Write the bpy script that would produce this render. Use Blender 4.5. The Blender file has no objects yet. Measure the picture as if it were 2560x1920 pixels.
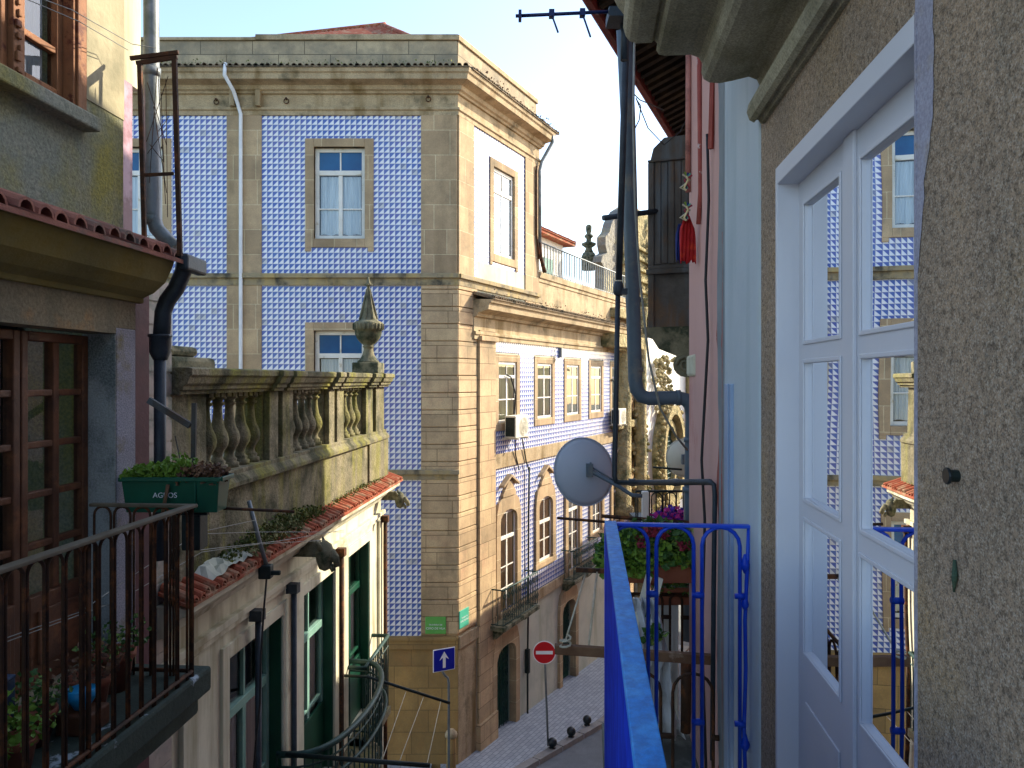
import bpy, math, random
from mathutils import Vector, Matrix
random.seed(7)
R = math.radians; PI = math.pi
S = bpy.context.scene; COL = S.collection
# ---------------------------------------------------------------- frames (x along a facade, y to its left, z up)
FOC, PX0, PY0 = 1900.0, 1280.0, 949.0
class Fr:
    def __init__(s, o, deg):
        s.o = Vector((o[0], o[1], 0)); s.a = R(deg)
        s.X = Vector((math.cos(s.a), math.sin(s.a), 0)); s.Y = Vector((-math.sin(s.a), math.cos(s.a), 0))
    def pt(s, x, y, z): return s.o + s.X*x + s.Y*y + Vector((0, 0, z))
    def hit(s, px, py, y):            # where a sight line meets the upright plane y = const of this frame
        d = Vector(((px-PX0)/FOC, 1, (PY0-py)/FOC))
        k = (y + s.o.dot(s.Y)) / d.dot(s.Y); p = d*k - s.o
        return p.dot(s.X), p.z
W_ = Fr((0, 0), 0); FA = Fr((0, 19), 0); FB = Fr((-1.37, 19), 64.17); FL = Fr((0, 0), 90-4.33)
FR = Fr((0, 0), 90-5.65); FN = Fr((1.183, 5.048), 68)
# ---------------------------------------------------------------- materials
def lin(h):
    h = h.lstrip('#'); c = [int(h[i:i+2], 16)/255 for i in (0, 2, 4)]
    return tuple((v/12.92 if v <= .04045 else ((v+.055)/1.055)**2.4) for v in c) + (1,)
def newmat(name):
    m = bpy.data.materials.new(name); m.use_nodes = True
    n = m.node_tree.nodes; return m, n, m.node_tree.links, n['Principled BSDF']
def mixc(n, l, fac, a, b, mode='MIX'):
    x = n.new('ShaderNodeMix'); x.data_type = 'RGBA'; x.blend_type = mode
    for s_, v in ((x.inputs[0], fac), (x.inputs[6], a), (x.inputs[7], b)):
        if hasattr(v, 'links'): l.new(v, s_)
        else: s_.default_value = v
    return x.outputs[2]
def noise(n, l, co, sc, det=4, rough=.6, stretch=None):
    t = n.new('ShaderNodeTexNoise'); t.inputs['Scale'].default_value = sc; t.inputs['Detail'].default_value = det
    t.inputs['Roughness'].default_value = rough
    if stretch:
        mp = n.new('ShaderNodeMapping'); mp.inputs['Scale'].default_value = stretch; l.new(co, mp.inputs[0]); co = mp.outputs[0]
    l.new(co, t.inputs['Vector']); return t.outputs['Fac']
def ramp(n, l, f, a, b, ca=(0, 0, 0, 1), cb=(1, 1, 1, 1)):
    r = n.new('ShaderNodeValToRGB'); r.color_ramp.elements[0].position = a; r.color_ramp.elements[1].position = b
    r.color_ramp.elements[0].color = ca; r.color_ramp.elements[1].color = cb; l.new(f, r.inputs[0]); return r.outputs[0]
def bump(n, l, p, h, s, d=.02):
    b = n.new('ShaderNodeBump'); b.inputs['Strength'].default_value = s; b.inputs['Distance'].default_value = d
    l.new(h, b.inputs['Height']); l.new(b.outputs[0], p.inputs['Normal'])
def surf(name, c1, c2, sc=3, rough=.8, c3=None, sc3=1.0, lo3=.5, hi3=.62, fine=None, bmp=.3, bsc=30, bd=.01, metal=0, streak=None, spec=.4, det=5):
    """two-tone noise + optional patches c3 + optional fine speckle + optional vertical streaks"""
    m, n, l, p = newmat(name); co = n.new('ShaderNodeTexCoord').outputs['Object']
    col = mixc(n, l, ramp(n, l, noise(n, l, co, sc, det), .32, .68), lin(c1), lin(c2))
    if c3: col = mixc(n, l, ramp(n, l, noise(n, l, co, sc3, 6, .65), lo3, hi3), col, lin(c3))
    if streak:
        f = ramp(n, l, noise(n, l, co, streak[1], 4, .6, (1, 1, .12)), .5, .72); col = mixc(n, l, f, col, lin(streak[0]))
    if fine:
        f = ramp(n, l, noise(n, l, co, fine[1], 2, .7), .35, .65)
        col = mixc(n, l, fine[2], col, mixc(n, l, f, lin(fine[0]), (.75, .72, .68, 1)), 'MULTIPLY') if len(fine) > 3 else mixc(n, l, mixf(n, l, f, fine[2]), col, lin(fine[0]))
    l.new(col, p.inputs['Base Color']); p.inputs['Roughness'].default_value = rough; p.inputs['Metallic'].default_value = metal
    p.inputs['Specular IOR Level'].default_value = spec
    if bmp: bump(n, l, p, noise(n, l, co, bsc, 4, .65), bmp, bd)
    return m
def mixf(n, l, f, k):
    x = n.new('ShaderNodeMath'); x.operation = 'MULTIPLY'; x.inputs[1].default_value = k; l.new(f, x.inputs[0]); return x.outputs[0]
def math_(n, l, op, a, b=None):
    x = n.new('ShaderNodeMath'); x.operation = op
    for s_, v in zip(x.inputs, (a, b)):
        if v is None: continue
        if hasattr(v, 'links'): l.new(v, s_)
        else: s_.default_value = v
    return x.outputs[0]
def ashlar(name, c1, c2, mortar, bw=.9, bh=.36, ms=.012, c3='#5a5648', lo3=.52, hi3=.7, sc3=.8, streak=('#6a5a3a', 1.2), bd=.01):
    """coursed granite: every block its own tone, joints, weather stains"""
    m, n, l, p = newmat(name); co = n.new('ShaderNodeTexCoord').outputs['Object']
    sx = n.new('ShaderNodeSeparateXYZ'); l.new(co, sx.inputs[0]); cb = n.new('ShaderNodeCombineXYZ')
    l.new(math_(n, l, 'ADD', sx.outputs[0], sx.outputs[1]), cb.inputs[0]); l.new(sx.outputs[2], cb.inputs[1])
    b = n.new('ShaderNodeTexBrick'); l.new(cb.outputs[0], b.inputs['Vector'])
    b.inputs['Scale'].default_value = 1; b.inputs['Brick Width'].default_value = bw; b.inputs['Row Height'].default_value = bh
    b.inputs['Mortar Size'].default_value = ms; b.inputs['Mortar Smooth'].default_value = .3; b.inputs['Bias'].default_value = 0
    b.inputs['Color1'].default_value = lin(c1); b.inputs['Color2'].default_value = lin(c2); b.inputs['Mortar'].default_value = lin(mortar)
    b.squash = .7; b.squash_frequency = 3
    col = mixc(n, l, .55, b.outputs['Color'], ramp(n, l, noise(n, l, co, 1.3, 7, .7), .3, .72, lin('#857a6a'), lin('#d8cfbc')), 'OVERLAY')
    col = mixc(n, l, mixf(n, l, ramp(n, l, noise(n, l, co, sc3, 8, .7), lo3, hi3), .6), col, lin(c3))
    if streak: col = mixc(n, l, mixf(n, l, ramp(n, l, noise(n, l, co, streak[1], 5, .65, (1, 1, .15)), .5, .75), .5), col, lin(streak[0]))
    col = mixc(n, l, mixf(n, l, ramp(n, l, noise(n, l, co, 45, 3, .7), .35, .7), .35), col, lin('#6d6453'))
    l.new(col, p.inputs['Base Color']); p.inputs['Roughness'].default_value = .88; p.inputs['Specular IOR Level'].default_value = .25
    h = math_(n, l, 'SUBTRACT', mixf(n, l, noise(n, l, co, 22, 5, .7), .35), mixf(n, l, b.outputs['Fac'], 1.0))
    bump(n, l, p, h, .55, bd); return m
def azulejo(name, pitch=.139):
    """glazed tiles, each split on its diagonal into a blue and a white half"""
    m, n, l, p = newmat(name); co = n.new('ShaderNodeTexCoord').outputs['Object']
    sx = n.new('ShaderNodeSeparateXYZ'); l.new(co, sx.inputs[0])
    u = math_(n, l, 'DIVIDE', sx.outputs[0], pitch); v = math_(n, l, 'DIVIDE', sx.outputs[2], pitch)
    fu = math_(n, l, 'FRACT', u); fv = math_(n, l, 'FRACT', v)
    tri = math_(n, l, 'GREATER_THAN', fv, fu)
    fl = n.new('ShaderNodeCombineXYZ'); l.new(math_(n, l, 'FLOOR', u), fl.inputs[0]); l.new(math_(n, l, 'FLOOR', v), fl.inputs[1])
    wn = n.new('ShaderNodeTexWhiteNoise'); l.new(fl.outputs[0], wn.inputs['Vector'])
    big = noise(n, l, co, .45, 3, .6)
    blue = mixc(n, l, ramp(n, l, big, .38, .62), lin('#3450a0'), lin('#64649f'))
    blue = mixc(n, l, mixf(n, l, wn.outputs['Value'], .45), blue, lin('#4672a8'))
    white = mixc(n, l, mixf(n, l, wn.outputs['Value'], .5), lin('#e2e2e4'), lin('#c8ccd6'))
    white = mixc(n, l, ramp(n, l, big, .5, .8), white, lin('#ded6cc'))
    # a paler blue wash along the diagonal edge of the white half
    d = math_(n, l, 'SUBTRACT', fu, fv); wash = ramp(n, l, d, .0, .28, (1, 1, 1, 1), (0, 0, 0, 1))
    white = mixc(n, l, mixf(n, l, wash, .12), white, lin('#a9b8dc'))
    col = mixc(n, l, tri, white, blue)
    e = math_(n, l, 'MINIMUM', math_(n, l, 'MINIMUM', fu, math_(n, l, 'SUBTRACT', 1, fu)), math_(n, l, 'MINIMUM', fv, math_(n, l, 'SUBTRACT', 1, fv)))
    g = math_(n, l, 'LESS_THAN', e, .035)
    col = mixc(n, l, mixf(n, l, g, .8), col, lin('#8a90a8'))
    col = mixc(n, l, mixf(n, l, ramp(n, l, noise(n, l, co, 2.2, 6, .7, (1, 1, .3)), .58, .8), .35), col, lin('#8d8574'))
    old = math_(n, l, 'GREATER_THAN', wn.outputs['Value'], .965); col = mixc(n, l, mixf(n, l, old, .35), col, lin('#8f8468'))
    l.new(col, p.inputs['Base Color']); p.inputs['Roughness'].default_value = .25
    sc_ = n.new('ShaderNodeSeparateColor'); l.new(wn.outputs['Color'], sc_.inputs[0])
    tu = math_(n, l, 'MULTIPLY', math_(n, l, 'SUBTRACT', fu, .5), math_(n, l, 'SUBTRACT', sc_.outputs[0], .5)); tv = math_(n, l, 'MULTIPLY', math_(n, l, 'SUBTRACT', fv, .5), math_(n, l, 'SUBTRACT', sc_.outputs[1], .5))
    hh = math_(n, l, 'SUBTRACT', math_(n, l, 'ADD', math_(n, l, 'ADD', tu, tv), mixf(n, l, wn.outputs['Value'], .1)), g); bump(n, l, p, hh, .25, .004)
    return m
def glass(name, tint, refl=.15, rough=.015):
    m = bpy.data.materials.new(name); m.use_nodes = True; n = m.node_tree.nodes; l = m.node_tree.links; n.clear()
    o = n.new('ShaderNodeOutputMaterial'); t = n.new('ShaderNodeBsdfTransparent'); t.inputs[0].default_value = lin(tint)
    g = n.new('ShaderNodeBsdfGlossy'); g.inputs['Roughness'].default_value = rough; g.inputs['Color'].default_value = (.95, .97, 1, 1)
    f = n.new('ShaderNodeFresnel'); f.inputs[0].default_value = 1.5
    k = math_(n, l, 'ADD', math_(n, l, 'MULTIPLY', f.outputs[0], 1-refl), refl)
    mx = n.new('ShaderNodeMixShader'); l.new(k, mx.inputs[0]); l.new(t.outputs[0], mx.inputs[1]); l.new(g.outputs[0], mx.inputs[2])
    co = n.new('ShaderNodeTexCoord').outputs['Object']; b = n.new('ShaderNodeBump'); b.inputs['Strength'].default_value = .12
    b.inputs['Distance'].default_value = .01; l.new(noise(n, l, co, 1.7, 1), b.inputs['Height']); l.new(b.outputs[0], g.inputs['Normal'])
    l.new(mx.outputs[0], o.inputs[0]); return m
def stripes(name, a, b, sc=14, rough=.8, axis=0):
    """woven or pleated cloth: soft vertical folds"""
    m, n, l, p = newmat(name); co = n.new('ShaderNodeTexCoord').outputs['Object']
    st = (1, 1, .03)
    col = mixc(n, l, ramp(n, l, noise(n, l, co, sc, 2, .5, st), .3, .7), lin(a), lin(b)); l.new(col, p.inputs['Base Color'])
    p.inputs['Roughness'].default_value = rough; return m
M = {}
M['tile'] = azulejo('azulejo_tiles')
M['stone'] = ashlar('granite_pale_joints', '#c2ab8c', '#a89378', '#dccfb4', bw=.8, bh=.62, ms=.008)
M['ashlar'] = ashlar('granite_dark_joints', '#cfb896', '#b6a082', '#7d6c54', bw=1.1, bh=.43, ms=.009)
M['ochre'] = ashlar('ochre_granite_base', '#b0915c', '#9a7f52', '#6b5a3c', bw=.85, bh=.55, ms=.008, c3='#a06c3c', lo3=.5, hi3=.75)
M['parapet'] = ashlar('grey_granite_parapet', '#c2b296', '#a99c86', '#5d574a', bw=1.3, bh=.34, ms=.01, c3='#6f6c60', lo3=.42, hi3=.62, sc3=1.6)
M['trim'] = surf('weathered_stone_trim', '#c4ae8a', '#ab9574', 2.5, .88, c3='#5f5844', sc3=1.5, lo3=.52, hi3=.7, fine=('#6a604c', 40, .4), bmp=.5, bsc=25, bd=.02, streak=('#7a6238', 2.0), spec=.25)
M['sill'] = surf('stained_string_course', '#8b806c', '#a29069', 3, .9, c3='#4e4a40', sc3=2.5, lo3=.48, hi3=.66, bmp=.5, bsc=20, bd=.02, streak=('#b39a62', 3), spec=.2)
M['lichen'] = surf('mossy_balustrade_stone', '#9a9076', '#6a6550', 3, .92, c3='#3c3e2a', sc3=2.2, lo3=.46, hi3=.62, fine=('#4c4a3a', 35, .5), bmp=.8, bsc=30, bd=.02, streak=('#8e8a3c', 3), spec=.2)
M['urn'] = surf('dark_lichened_stone', '#6d6a56', '#8d866c', 6, .92, c3='#3e4434', sc3=5, lo3=.45, hi3=.6, bmp=.6, bsc=40, bd=.012, spec=.2)
M['cream'] = surf('cream_limewash', '#d8d4bc', '#c6c2aa', 2, .9, c3='#93886e', sc3=1.4, lo3=.55, hi3=.75, bmp=.3, bsc=14, bd=.01, streak=('#8f8668', 3), spec=.2)
M['plaster'] = surf('pale_wall_plaster', '#c4c3b0', '#b3b4a4', 1.2, .9, c3='#9aa08e', sc3=.7, lo3=.5, hi3=.75, bmp=.2, bsc=10, bd=.01, streak=('#a3a48e', 2), spec=.2)
M['white_stucco'] = surf('white_stucco', '#e9e6dc', '#d8d4c6', 2, .85, bmp=.15, bsc=14, spec=.2)
M['mossy'] = surf('mossy_grey_render', '#7a857c', '#9a9a88', 1.6, .92, c3='#9c9450', sc3=.9, lo3=.44, hi3=.62, fine=('#3c453f', 60, .45), bmp=.7, bsc=45, bd=.012, streak=('#a9a294', 2.2), spec=.15)
M['sunlitcream'] = surf('painted_sunlight_on_worn_render', '#b8ad90', '#a0977c', 2.2, .9, c3='#7d7a64', sc3=1.8, lo3=.45, hi3=.7, bmp=.4, bsc=30, streak=('#98927a', 3), spec=.15)  # sunlight on the mossy wall put into the base colour
M['brownstone'] = surf('stained_door_surround', '#9c8e72', '#857c68', 2, .92, c3='#c08a4c', sc3=1.8, lo3=.55, hi3=.72, fine=('#4a4639', 50, .4), bmp=.7, bsc=35, bd=.012, streak=('#56584c', 2.5), spec=.15)
M['coved'] = surf('ochre_stained_cove', '#8c7f50', '#6f6640', 2.2, .9, c3='#86702f', sc3=1.4, lo3=.5, hi3=.7, bmp=.5, bsc=30, spec=.15)
M['jamb'] = surf('grey_door_jamb', '#8c9492', '#a09f96', 2, .9, c3='#5a6460', sc3=2, fine=('#c3c4c6', 90, .35), bmp=.6, bsc=60, bd=.008, spec=.15)
M['speckle'] = surf('speckled_white_render', '#b4b2ba', '#9a98a0', 4, .9, c3='#8a7d4a', sc3=2.5, lo3=.55, hi3=.68, fine=('#4a4a55', 110, .6), bmp=.6, bsc=80, bd=.008, spec=.15)
def granitemat():
    m, n, l, p = newmat('rough_speckled_granite'); co = n.new('ShaderNodeTexCoord').outputs['Object']
    col = mixc(n, l, ramp(n, l, noise(n, l, co, 2.2, 6, .7), .3, .7), lin('#d0b192'), lin('#a8937f'))
    col = mixc(n, l, mixf(n, l, ramp(n, l, noise(n, l, co, .9, 5, .7), .5, .68), .6), col, lin('#c8a468'))
    col = mixc(n, l, mixf(n, l, ramp(n, l, noise(n, l, co, 5, 6, .7, (1, 1, .3)), .56, .72), .45), col, lin('#86806f'))
    col = mixc(n, l, mixf(n, l, ramp(n, l, noise(n, l, co, 3, 5, .65, (1, 1, .1)), .54, .7), .5), col, lin('#6f6252'))
    v = n.new('ShaderNodeTexVoronoi'); v.inputs['Scale'].default_value = 330; l.new(co, v.inputs['Vector']); sc = n.new('ShaderNodeSeparateColor'); l.new(v.outputs['Color'], sc.inputs[0])
    col = mixc(n, l, mixf(n, l, ramp(n, l, sc.outputs[0], .6, .8), .5), col, lin('#4a443e'))
    col = mixc(n, l, mixf(n, l, ramp(n, l, sc.outputs[1], .7, .9), .4), col, lin('#e8dccb'))
    g = noise(n, l, co, 55, 6, .8); col = mixc(n, l, mixf(n, l, ramp(n, l, g, .48, .62), .7), col, lin('#4e443a'))
    l.new(col, p.inputs['Base Color']); p.inputs['Roughness'].default_value = .93; p.inputs['Specular IOR Level'].default_value = .15
    h = math_(n, l, 'ADD', mixf(n, l, g, -1), mixf(n, l, noise(n, l, co, 9, 4, .6), 1.2)); bump(n, l, p, h, .9, .012); return m
M['granite'] = granitemat()
M['granite2'] = surf('smooth_cornice_granite', '#c6bc9e', '#a89f88', 3, .9, c3='#85805f', sc3=1.5, lo3=.5, hi3=.72, fine=('#4b483d', 120, .5), bmp=.5, bsc=90, bd=.006, spec=.15, streak=('#6b6a3a', 3))
M['terracotta'] = surf('terracotta_roof_tile', '#a0553c', '#86452f', 8, .88, c3='#a08468', sc3=5, lo3=.5, hi3=.66, bmp=.5, bsc=40, spec=.2)
M['oldtile'] = surf('lichened_roof_tile', '#8e7a62', '#6c604e', 7, .92, c3='#3f3d34', sc3=4, lo3=.45, hi3=.6, bmp=.6, bsc=35, spec=.15)
M['oldred'] = surf('faded_red_eave_tile', '#a06a58', '#85584c', 6, .9, c3='#6b6258', sc3=4, lo3=.48, hi3=.64, bmp=.6, bsc=35, spec=.2)
M['whitewood'] = surf('white_painted_window_wood', '#e4e0d6', '#d2cdc0', 3, .55, bmp=.1, bsc=20, c3='#b7a98c', sc3=6, lo3=.62, hi3=.72)
M['doorwhite'] = surf('lilac_white_door_paint', '#d6d5da', '#cfcfd6', 2, .45, bmp=.05, bsc=60)
M['edgewash'] = surf('lilac_wash_on_stone', '#b9b6c4', '#a39fae', 6, .9, c3='#a89c90', sc3=7, lo3=.52, hi3=.66, fine=('#6a6670', 120, .4), bmp=.6, bsc=85, bd=.008, spec=.1)
M['curtain'] = stripes('white_net_curtain', '#f2f3f4', '#c2c9d0', 26)
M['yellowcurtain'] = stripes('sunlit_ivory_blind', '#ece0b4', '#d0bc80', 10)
M['whitecurtain'] = stripes('white_linen_blind', '#f0f0ee', '#d8dadc', 12)
M['glass'] = glass('window_glass', '#f0f6f8', .015)
M['sunglass'] = glass('added_sun_bounce_glass', '#f0f6f8', .18, .03)  # stronger reflection for the added panes that bounce sun across the street
M['mirror'] = glass('door_glass', '#5a7078', .50, .004)
M['skyglass'] = surf('painted_sky_reflection_glass', '#134a78', '#1a5a86', 2, .1, bmp=0, spec=.35)  # deep blue is the sky's reflection painted into the panes
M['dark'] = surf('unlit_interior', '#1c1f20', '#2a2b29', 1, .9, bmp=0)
M['green'] = surf('bottle_green_paint', '#0e4a34', '#0a3a2a', 3, .4, bmp=.1, bsc=30)
M['palegreen'] = surf('faded_green_window_paint', '#7fa396', '#5c877c', 3, .5, bmp=.1, bsc=30)
M['iron'] = surf('dark_wrought_iron', '#22302f', '#1b2422', 8, .55, metal=.3, bmp=.2, bsc=50)
M['greeniron'] = surf('green_wrought_iron', '#2b4a44', '#1f3733', 8, .5, metal=.2, bmp=.2, bsc=50)
M['rust'] = surf('rusty_brown_iron', '#4a2f1c', '#2e2016', 12, .8, c3='#6b3f20', sc3=9, bmp=.5, bsc=70, bd=.004, metal=.2)
M['railtop'] = surf('worn_handrail', '#6e6350', '#584c3a', 8, .7, bmp=.3, bsc=60, bd=.003)
M['orangewood'] = surf('flaking_orange_window_wood', '#96643c', '#74482a', 5, .7, c3='#5c2a14', sc3=9, lo3=.55, hi3=.62, bmp=.6, bsc=40, bd=.006)
M['brownwood'] = surf('dark_brown_door_wood', '#6b4228', '#4c2e1e', 6, .6, c3='#7a4c2e', sc3=5, bmp=.3, bsc=40)
M['oldwood'] = surf('grey_blue_weathered_timber', '#5c5852', '#403c38', 5, .85, c3='#70563e', sc3=2.5, lo3=.5, hi3=.7, bmp=.8, bsc=20, bd=.01, streak=('#5c6468', 9))
M['beam'] = surf('weathered_brown_beam', '#5e3d28', '#7a5a40', 6, .85, c3='#a58f78', sc3=7, lo3=.58, hi3=.7, bmp=.6, bsc=40, bd=.005)
M['pipegrey'] = surf('grey_blue_drain_pipe', '#5c6c78', '#4d5c68', 5, .45, bmp=.1, bsc=40, c3='#7a7a74', sc3=4, lo3=.55, hi3=.7)
M['pipewhite'] = surf('white_painted_downpipe', '#e2e2e0', '#cfd0d0', 4, .5, bmp=.1)
M['pipedark'] = surf('dark_cast_iron_pipe', '#38414a', '#262d33', 8, .5, metal=.2, bmp=.3, bsc=60)
M['pipesteel'] = surf('steel_downpipe', '#8f9496', '#6f7678', 4, .45, c3='#5d665f', sc3=3, bmp=.15, metal=.1)
M['pinktile'] = surf('pink_wall_tile', '#8a5a66', '#6f4650', 5, .5, c3='#b08a9a', sc3=3, bmp=.2)
M['maroon'] = surf('maroon_painted_edge', '#5c3236', '#48282c', 5, .7, bmp=.3)
M['paletile'] = surf('pale_side_tiles', '#a99c90', '#8f8880', 6, .6, c3='#6f7468', sc3=4, bmp=.3)
M['pink'] = surf('salmon_pink_render', '#d6a89c', '#c99c92', 1.6, .85, c3='#bd7d72', sc3=1.3, lo3=.6, hi3=.72, bmp=.25, bsc=30, bd=.006, streak=('#d5aaa0', 2))
M['redpaint'] = surf('flaking_red_paint', '#a8564a', '#93463c', 6, .8, c3='#cfc4b8', sc3=8, lo3=.6, hi3=.66, bmp=.4, bsc=40)
M['mint'] = surf('pale_mint_render', '#c2cbd0', '#b4c0c6', 1.5, .88, c3='#c7c1a4', sc3=.9, lo3=.55, hi3=.75, bmp=.25, bsc=40, bd=.006, streak=('#9fb0b4', 2.5))
M['greystrip'] = surf('bare_grey_cement', '#8f9698', '#7c8386', 5, .9, bmp=.4, bsc=50)
M['blueshutter'] = surf('pale_blue_shutter', '#9fb2cc', '#8ba0be', 3, .6, bmp=.1)
M['salmonpole'] = surf('salmon_painted_wood', '#c08474', '#a86c5e', 6, .75, c3='#8a5a50', sc3=7, bmp=.3)
M['eavewood'] = surf('dark_eave_boards', '#33291c', '#221c14', 4, .9, c3='#4a3c26', sc3=3, bmp=.3)
M['eavered'] = surf('red_painted_fascia', '#8e3a34', '#77302c', 6, .7, c3='#5a2c28', sc3=5, bmp=.3)
M['bluepaint'] = surf('bright_blue_gloss_paint', '#2090e4', '#1880d8', 3, .5, c3='#48a8ea', sc3=6, lo3=.55, hi3=.75, bmp=.45, bsc=160, bd=.003, spec=.25, fine=('#14509c', 45, .5), streak=('#4ca4e4', 7))
M['deepblue'] = surf('deep_blue_gloss_paint', '#1448cc', '#0f3cb8', 5, .4, c3='#1c50c4', sc3=9, bmp=.3, bsc=60, bd=.003)
M['plateblue'] = surf('matt_deep_blue_paint', '#0c2cb0', '#0a249c', 4, .75, c3='#1238c0', sc3=9, bmp=.3, bsc=60, bd=.003, streak=('#1c48c8', 20), spec=.05)
M['floor'] = surf('stained_balcony_concrete', '#7d8078', '#686b64', 3, .9, c3='#4e5048', sc3=3, bmp=.5, bsc=40)
M['slabgreen'] = surf('mossy_slab_edge', '#3f4a3e', '#2d362c', 4, .85, c3='#a8b0b2', sc3=2.6, lo3=.63, hi3=.66, bmp=.6, bsc=30)
M['asphalt'] = surf('worn_street_asphalt', '#7c8082', '#6c7072', 3, .9, fine=('#4a4d50', 60, .4), bmp=.5, bsc=50)
M['dishgrey'] = surf('matt_grey_dish', '#b2bbc8', '#a6b0be', 2, .6, bmp=.05)
M['ac'] = surf('ivory_appliance_plastic', '#ded9c6', '#cfcab6', 3, .5, bmp=.05)
M['clay'] = surf('terracotta_planter', '#9a5a40', '#84492f', 5, .8, c3='#6a3a28', sc3=4, bmp=.3)
M['greenplastic'] = surf('dark_green_plastic', '#0b5c44', '#084834', 3, .4, bmp=.05)
M['soil'] = surf('dry_brown_soil', '#4a3524', '#2f2218', 20, .95, bmp=.8, bsc=60)
M['leaf'] = surf('leaf_green', '#456a2a', '#2c4a20', 9, .6, c3='#8a9c44', sc3=12, lo3=.52, hi3=.62, bmp=0)
M['leaf2'] = surf('yellow_green_leaf', '#7c9a34', '#5a7c26', 9, .6, bmp=0)
M['dryleaf'] = surf('dry_brown_leaf', '#6a4a34', '#4a3024', 12, .8, c3='#8f6a4a', sc3=15, bmp=0)
M['moss'] = surf('roof_moss', '#5d6a34', '#48532c', 9, .95, c3='#8a8a44', sc3=8, bmp=.6, bsc=60)
M['mossdark'] = surf('dark_teal_moss', '#3c5548', '#4f5f48', 30, .9, bmp=.8, bsc=200)
M['moss2'] = surf('dry_grass', '#6f7446', '#565c38', 12, .9, c3='#9a9466', sc3=10, bmp=0)
M['redflower'] = surf('red_petals', '#a8384a', '#7e2238', 12, .6, bmp=0)
M['pinkflower'] = surf('magenta_petals', '#d0408a', '#b02a9a', 12, .6, bmp=0)
M['purple'] = surf('violet_petals', '#6a3cc0', '#5230a8', 12, .6, bmp=0)
M['redcloth'] = surf('red_cloth', '#c01c1c', '#9e1216', 5, .8, bmp=.3, c3='#e04a20', sc3=4, lo3=.5, hi3=.6)
M['bluecloth'] = surf('blue_cloth', '#20307c', '#182560', 5, .8, bmp=.2)
M['whitecloth'] = surf('white_plastic_sheet', '#c9c8c8', '#b0b0b4', 4, .7, bmp=.5, bsc=6, bd=.03)
M['signred'] = surf('red_sign_face', '#c4101c', '#b80e1a', 3, .4, bmp=0)
M['signwhite'] = surf('white_sign_face', '#e8e8ea', '#dcdce0', 3, .45, bmp=0)
M['signblue'] = surf('blue_sign_face', '#0a1c9c', '#081890', 3, .4, bmp=0)
M['signgreen'] = surf('green_enamel_plate', '#63a650', '#579a48', 3, .4, bmp=0)
M['signteal'] = surf('teal_enamel_plate', '#4fae92', '#459f86', 3, .4, bmp=0)
M['galv'] = surf('galvanised_steel', '#8a9090', '#70777a', 6, .5, metal=.4, bmp=.1)
M['blackball'] = surf('black_painted_bollard', '#1c2428', '#14191c', 6, .35, bmp=.15, bsc=40, bd=.003)
M['rope'] = surf('cream_rope', '#cfc6ae', '#b0a68c', 30, .9, bmp=.3, bsc=200)
M['cable'] = surf('black_cable', '#1b1c1e', '#26262a', 10, .6, bmp=0)
M['wire'] = surf('grey_clothes_wire', '#8f9088', '#75766e', 10, .5, bmp=0)
M['navy'] = surf('navy_antenna_tube', '#1b2a5a', '#141f48', 8, .45, metal=.3, bmp=0)
M['church'] = surf('carved_church_granite', '#b5a67c', '#9a8c64', 3, .9, c3='#5f6044', sc3=1.5, lo3=.5, hi3=.66, bmp=1, bsc=5, bd=.25, spec=.15)
M['slate'] = surf('grey_dome_render', '#8a867a', '#74716a', 1.2, .9, c3='#a59a78', sc3=.6, bmp=.8, bsc=4, bd=.2)
def pavemat():
    m, n, l, p = newmat('limestone_sett_paving'); co = n.new('ShaderNodeTexCoord').outputs['Object']
    b = n.new('ShaderNodeTexBrick'); l.new(co, b.inputs['Vector']); b.inputs['Scale'].default_value = 1
    b.inputs['Brick Width'].default_value = .24; b.inputs['Row Height'].default_value = .12; b.inputs['Mortar Size'].default_value = .008
    b.inputs['Color1'].default_value = lin('#b4b8bc'); b.inputs['Color2'].default_value = lin('#9ca1a6'); b.inputs['Mortar'].default_value = lin('#6f747a')
    col = mixc(n, l, mixf(n, l, noise(n, l, co, 1.5, 5), .35), b.outputs['Color'], lin('#8c8f92')); l.new(col, p.inputs['Base Color'])
    p.inputs['Roughness'].default_value = .8; bump(n, l, p, mixf(n, l, b.outputs['Fac'], -1), .5, .006); return m
M['pave'] = pavemat()
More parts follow.
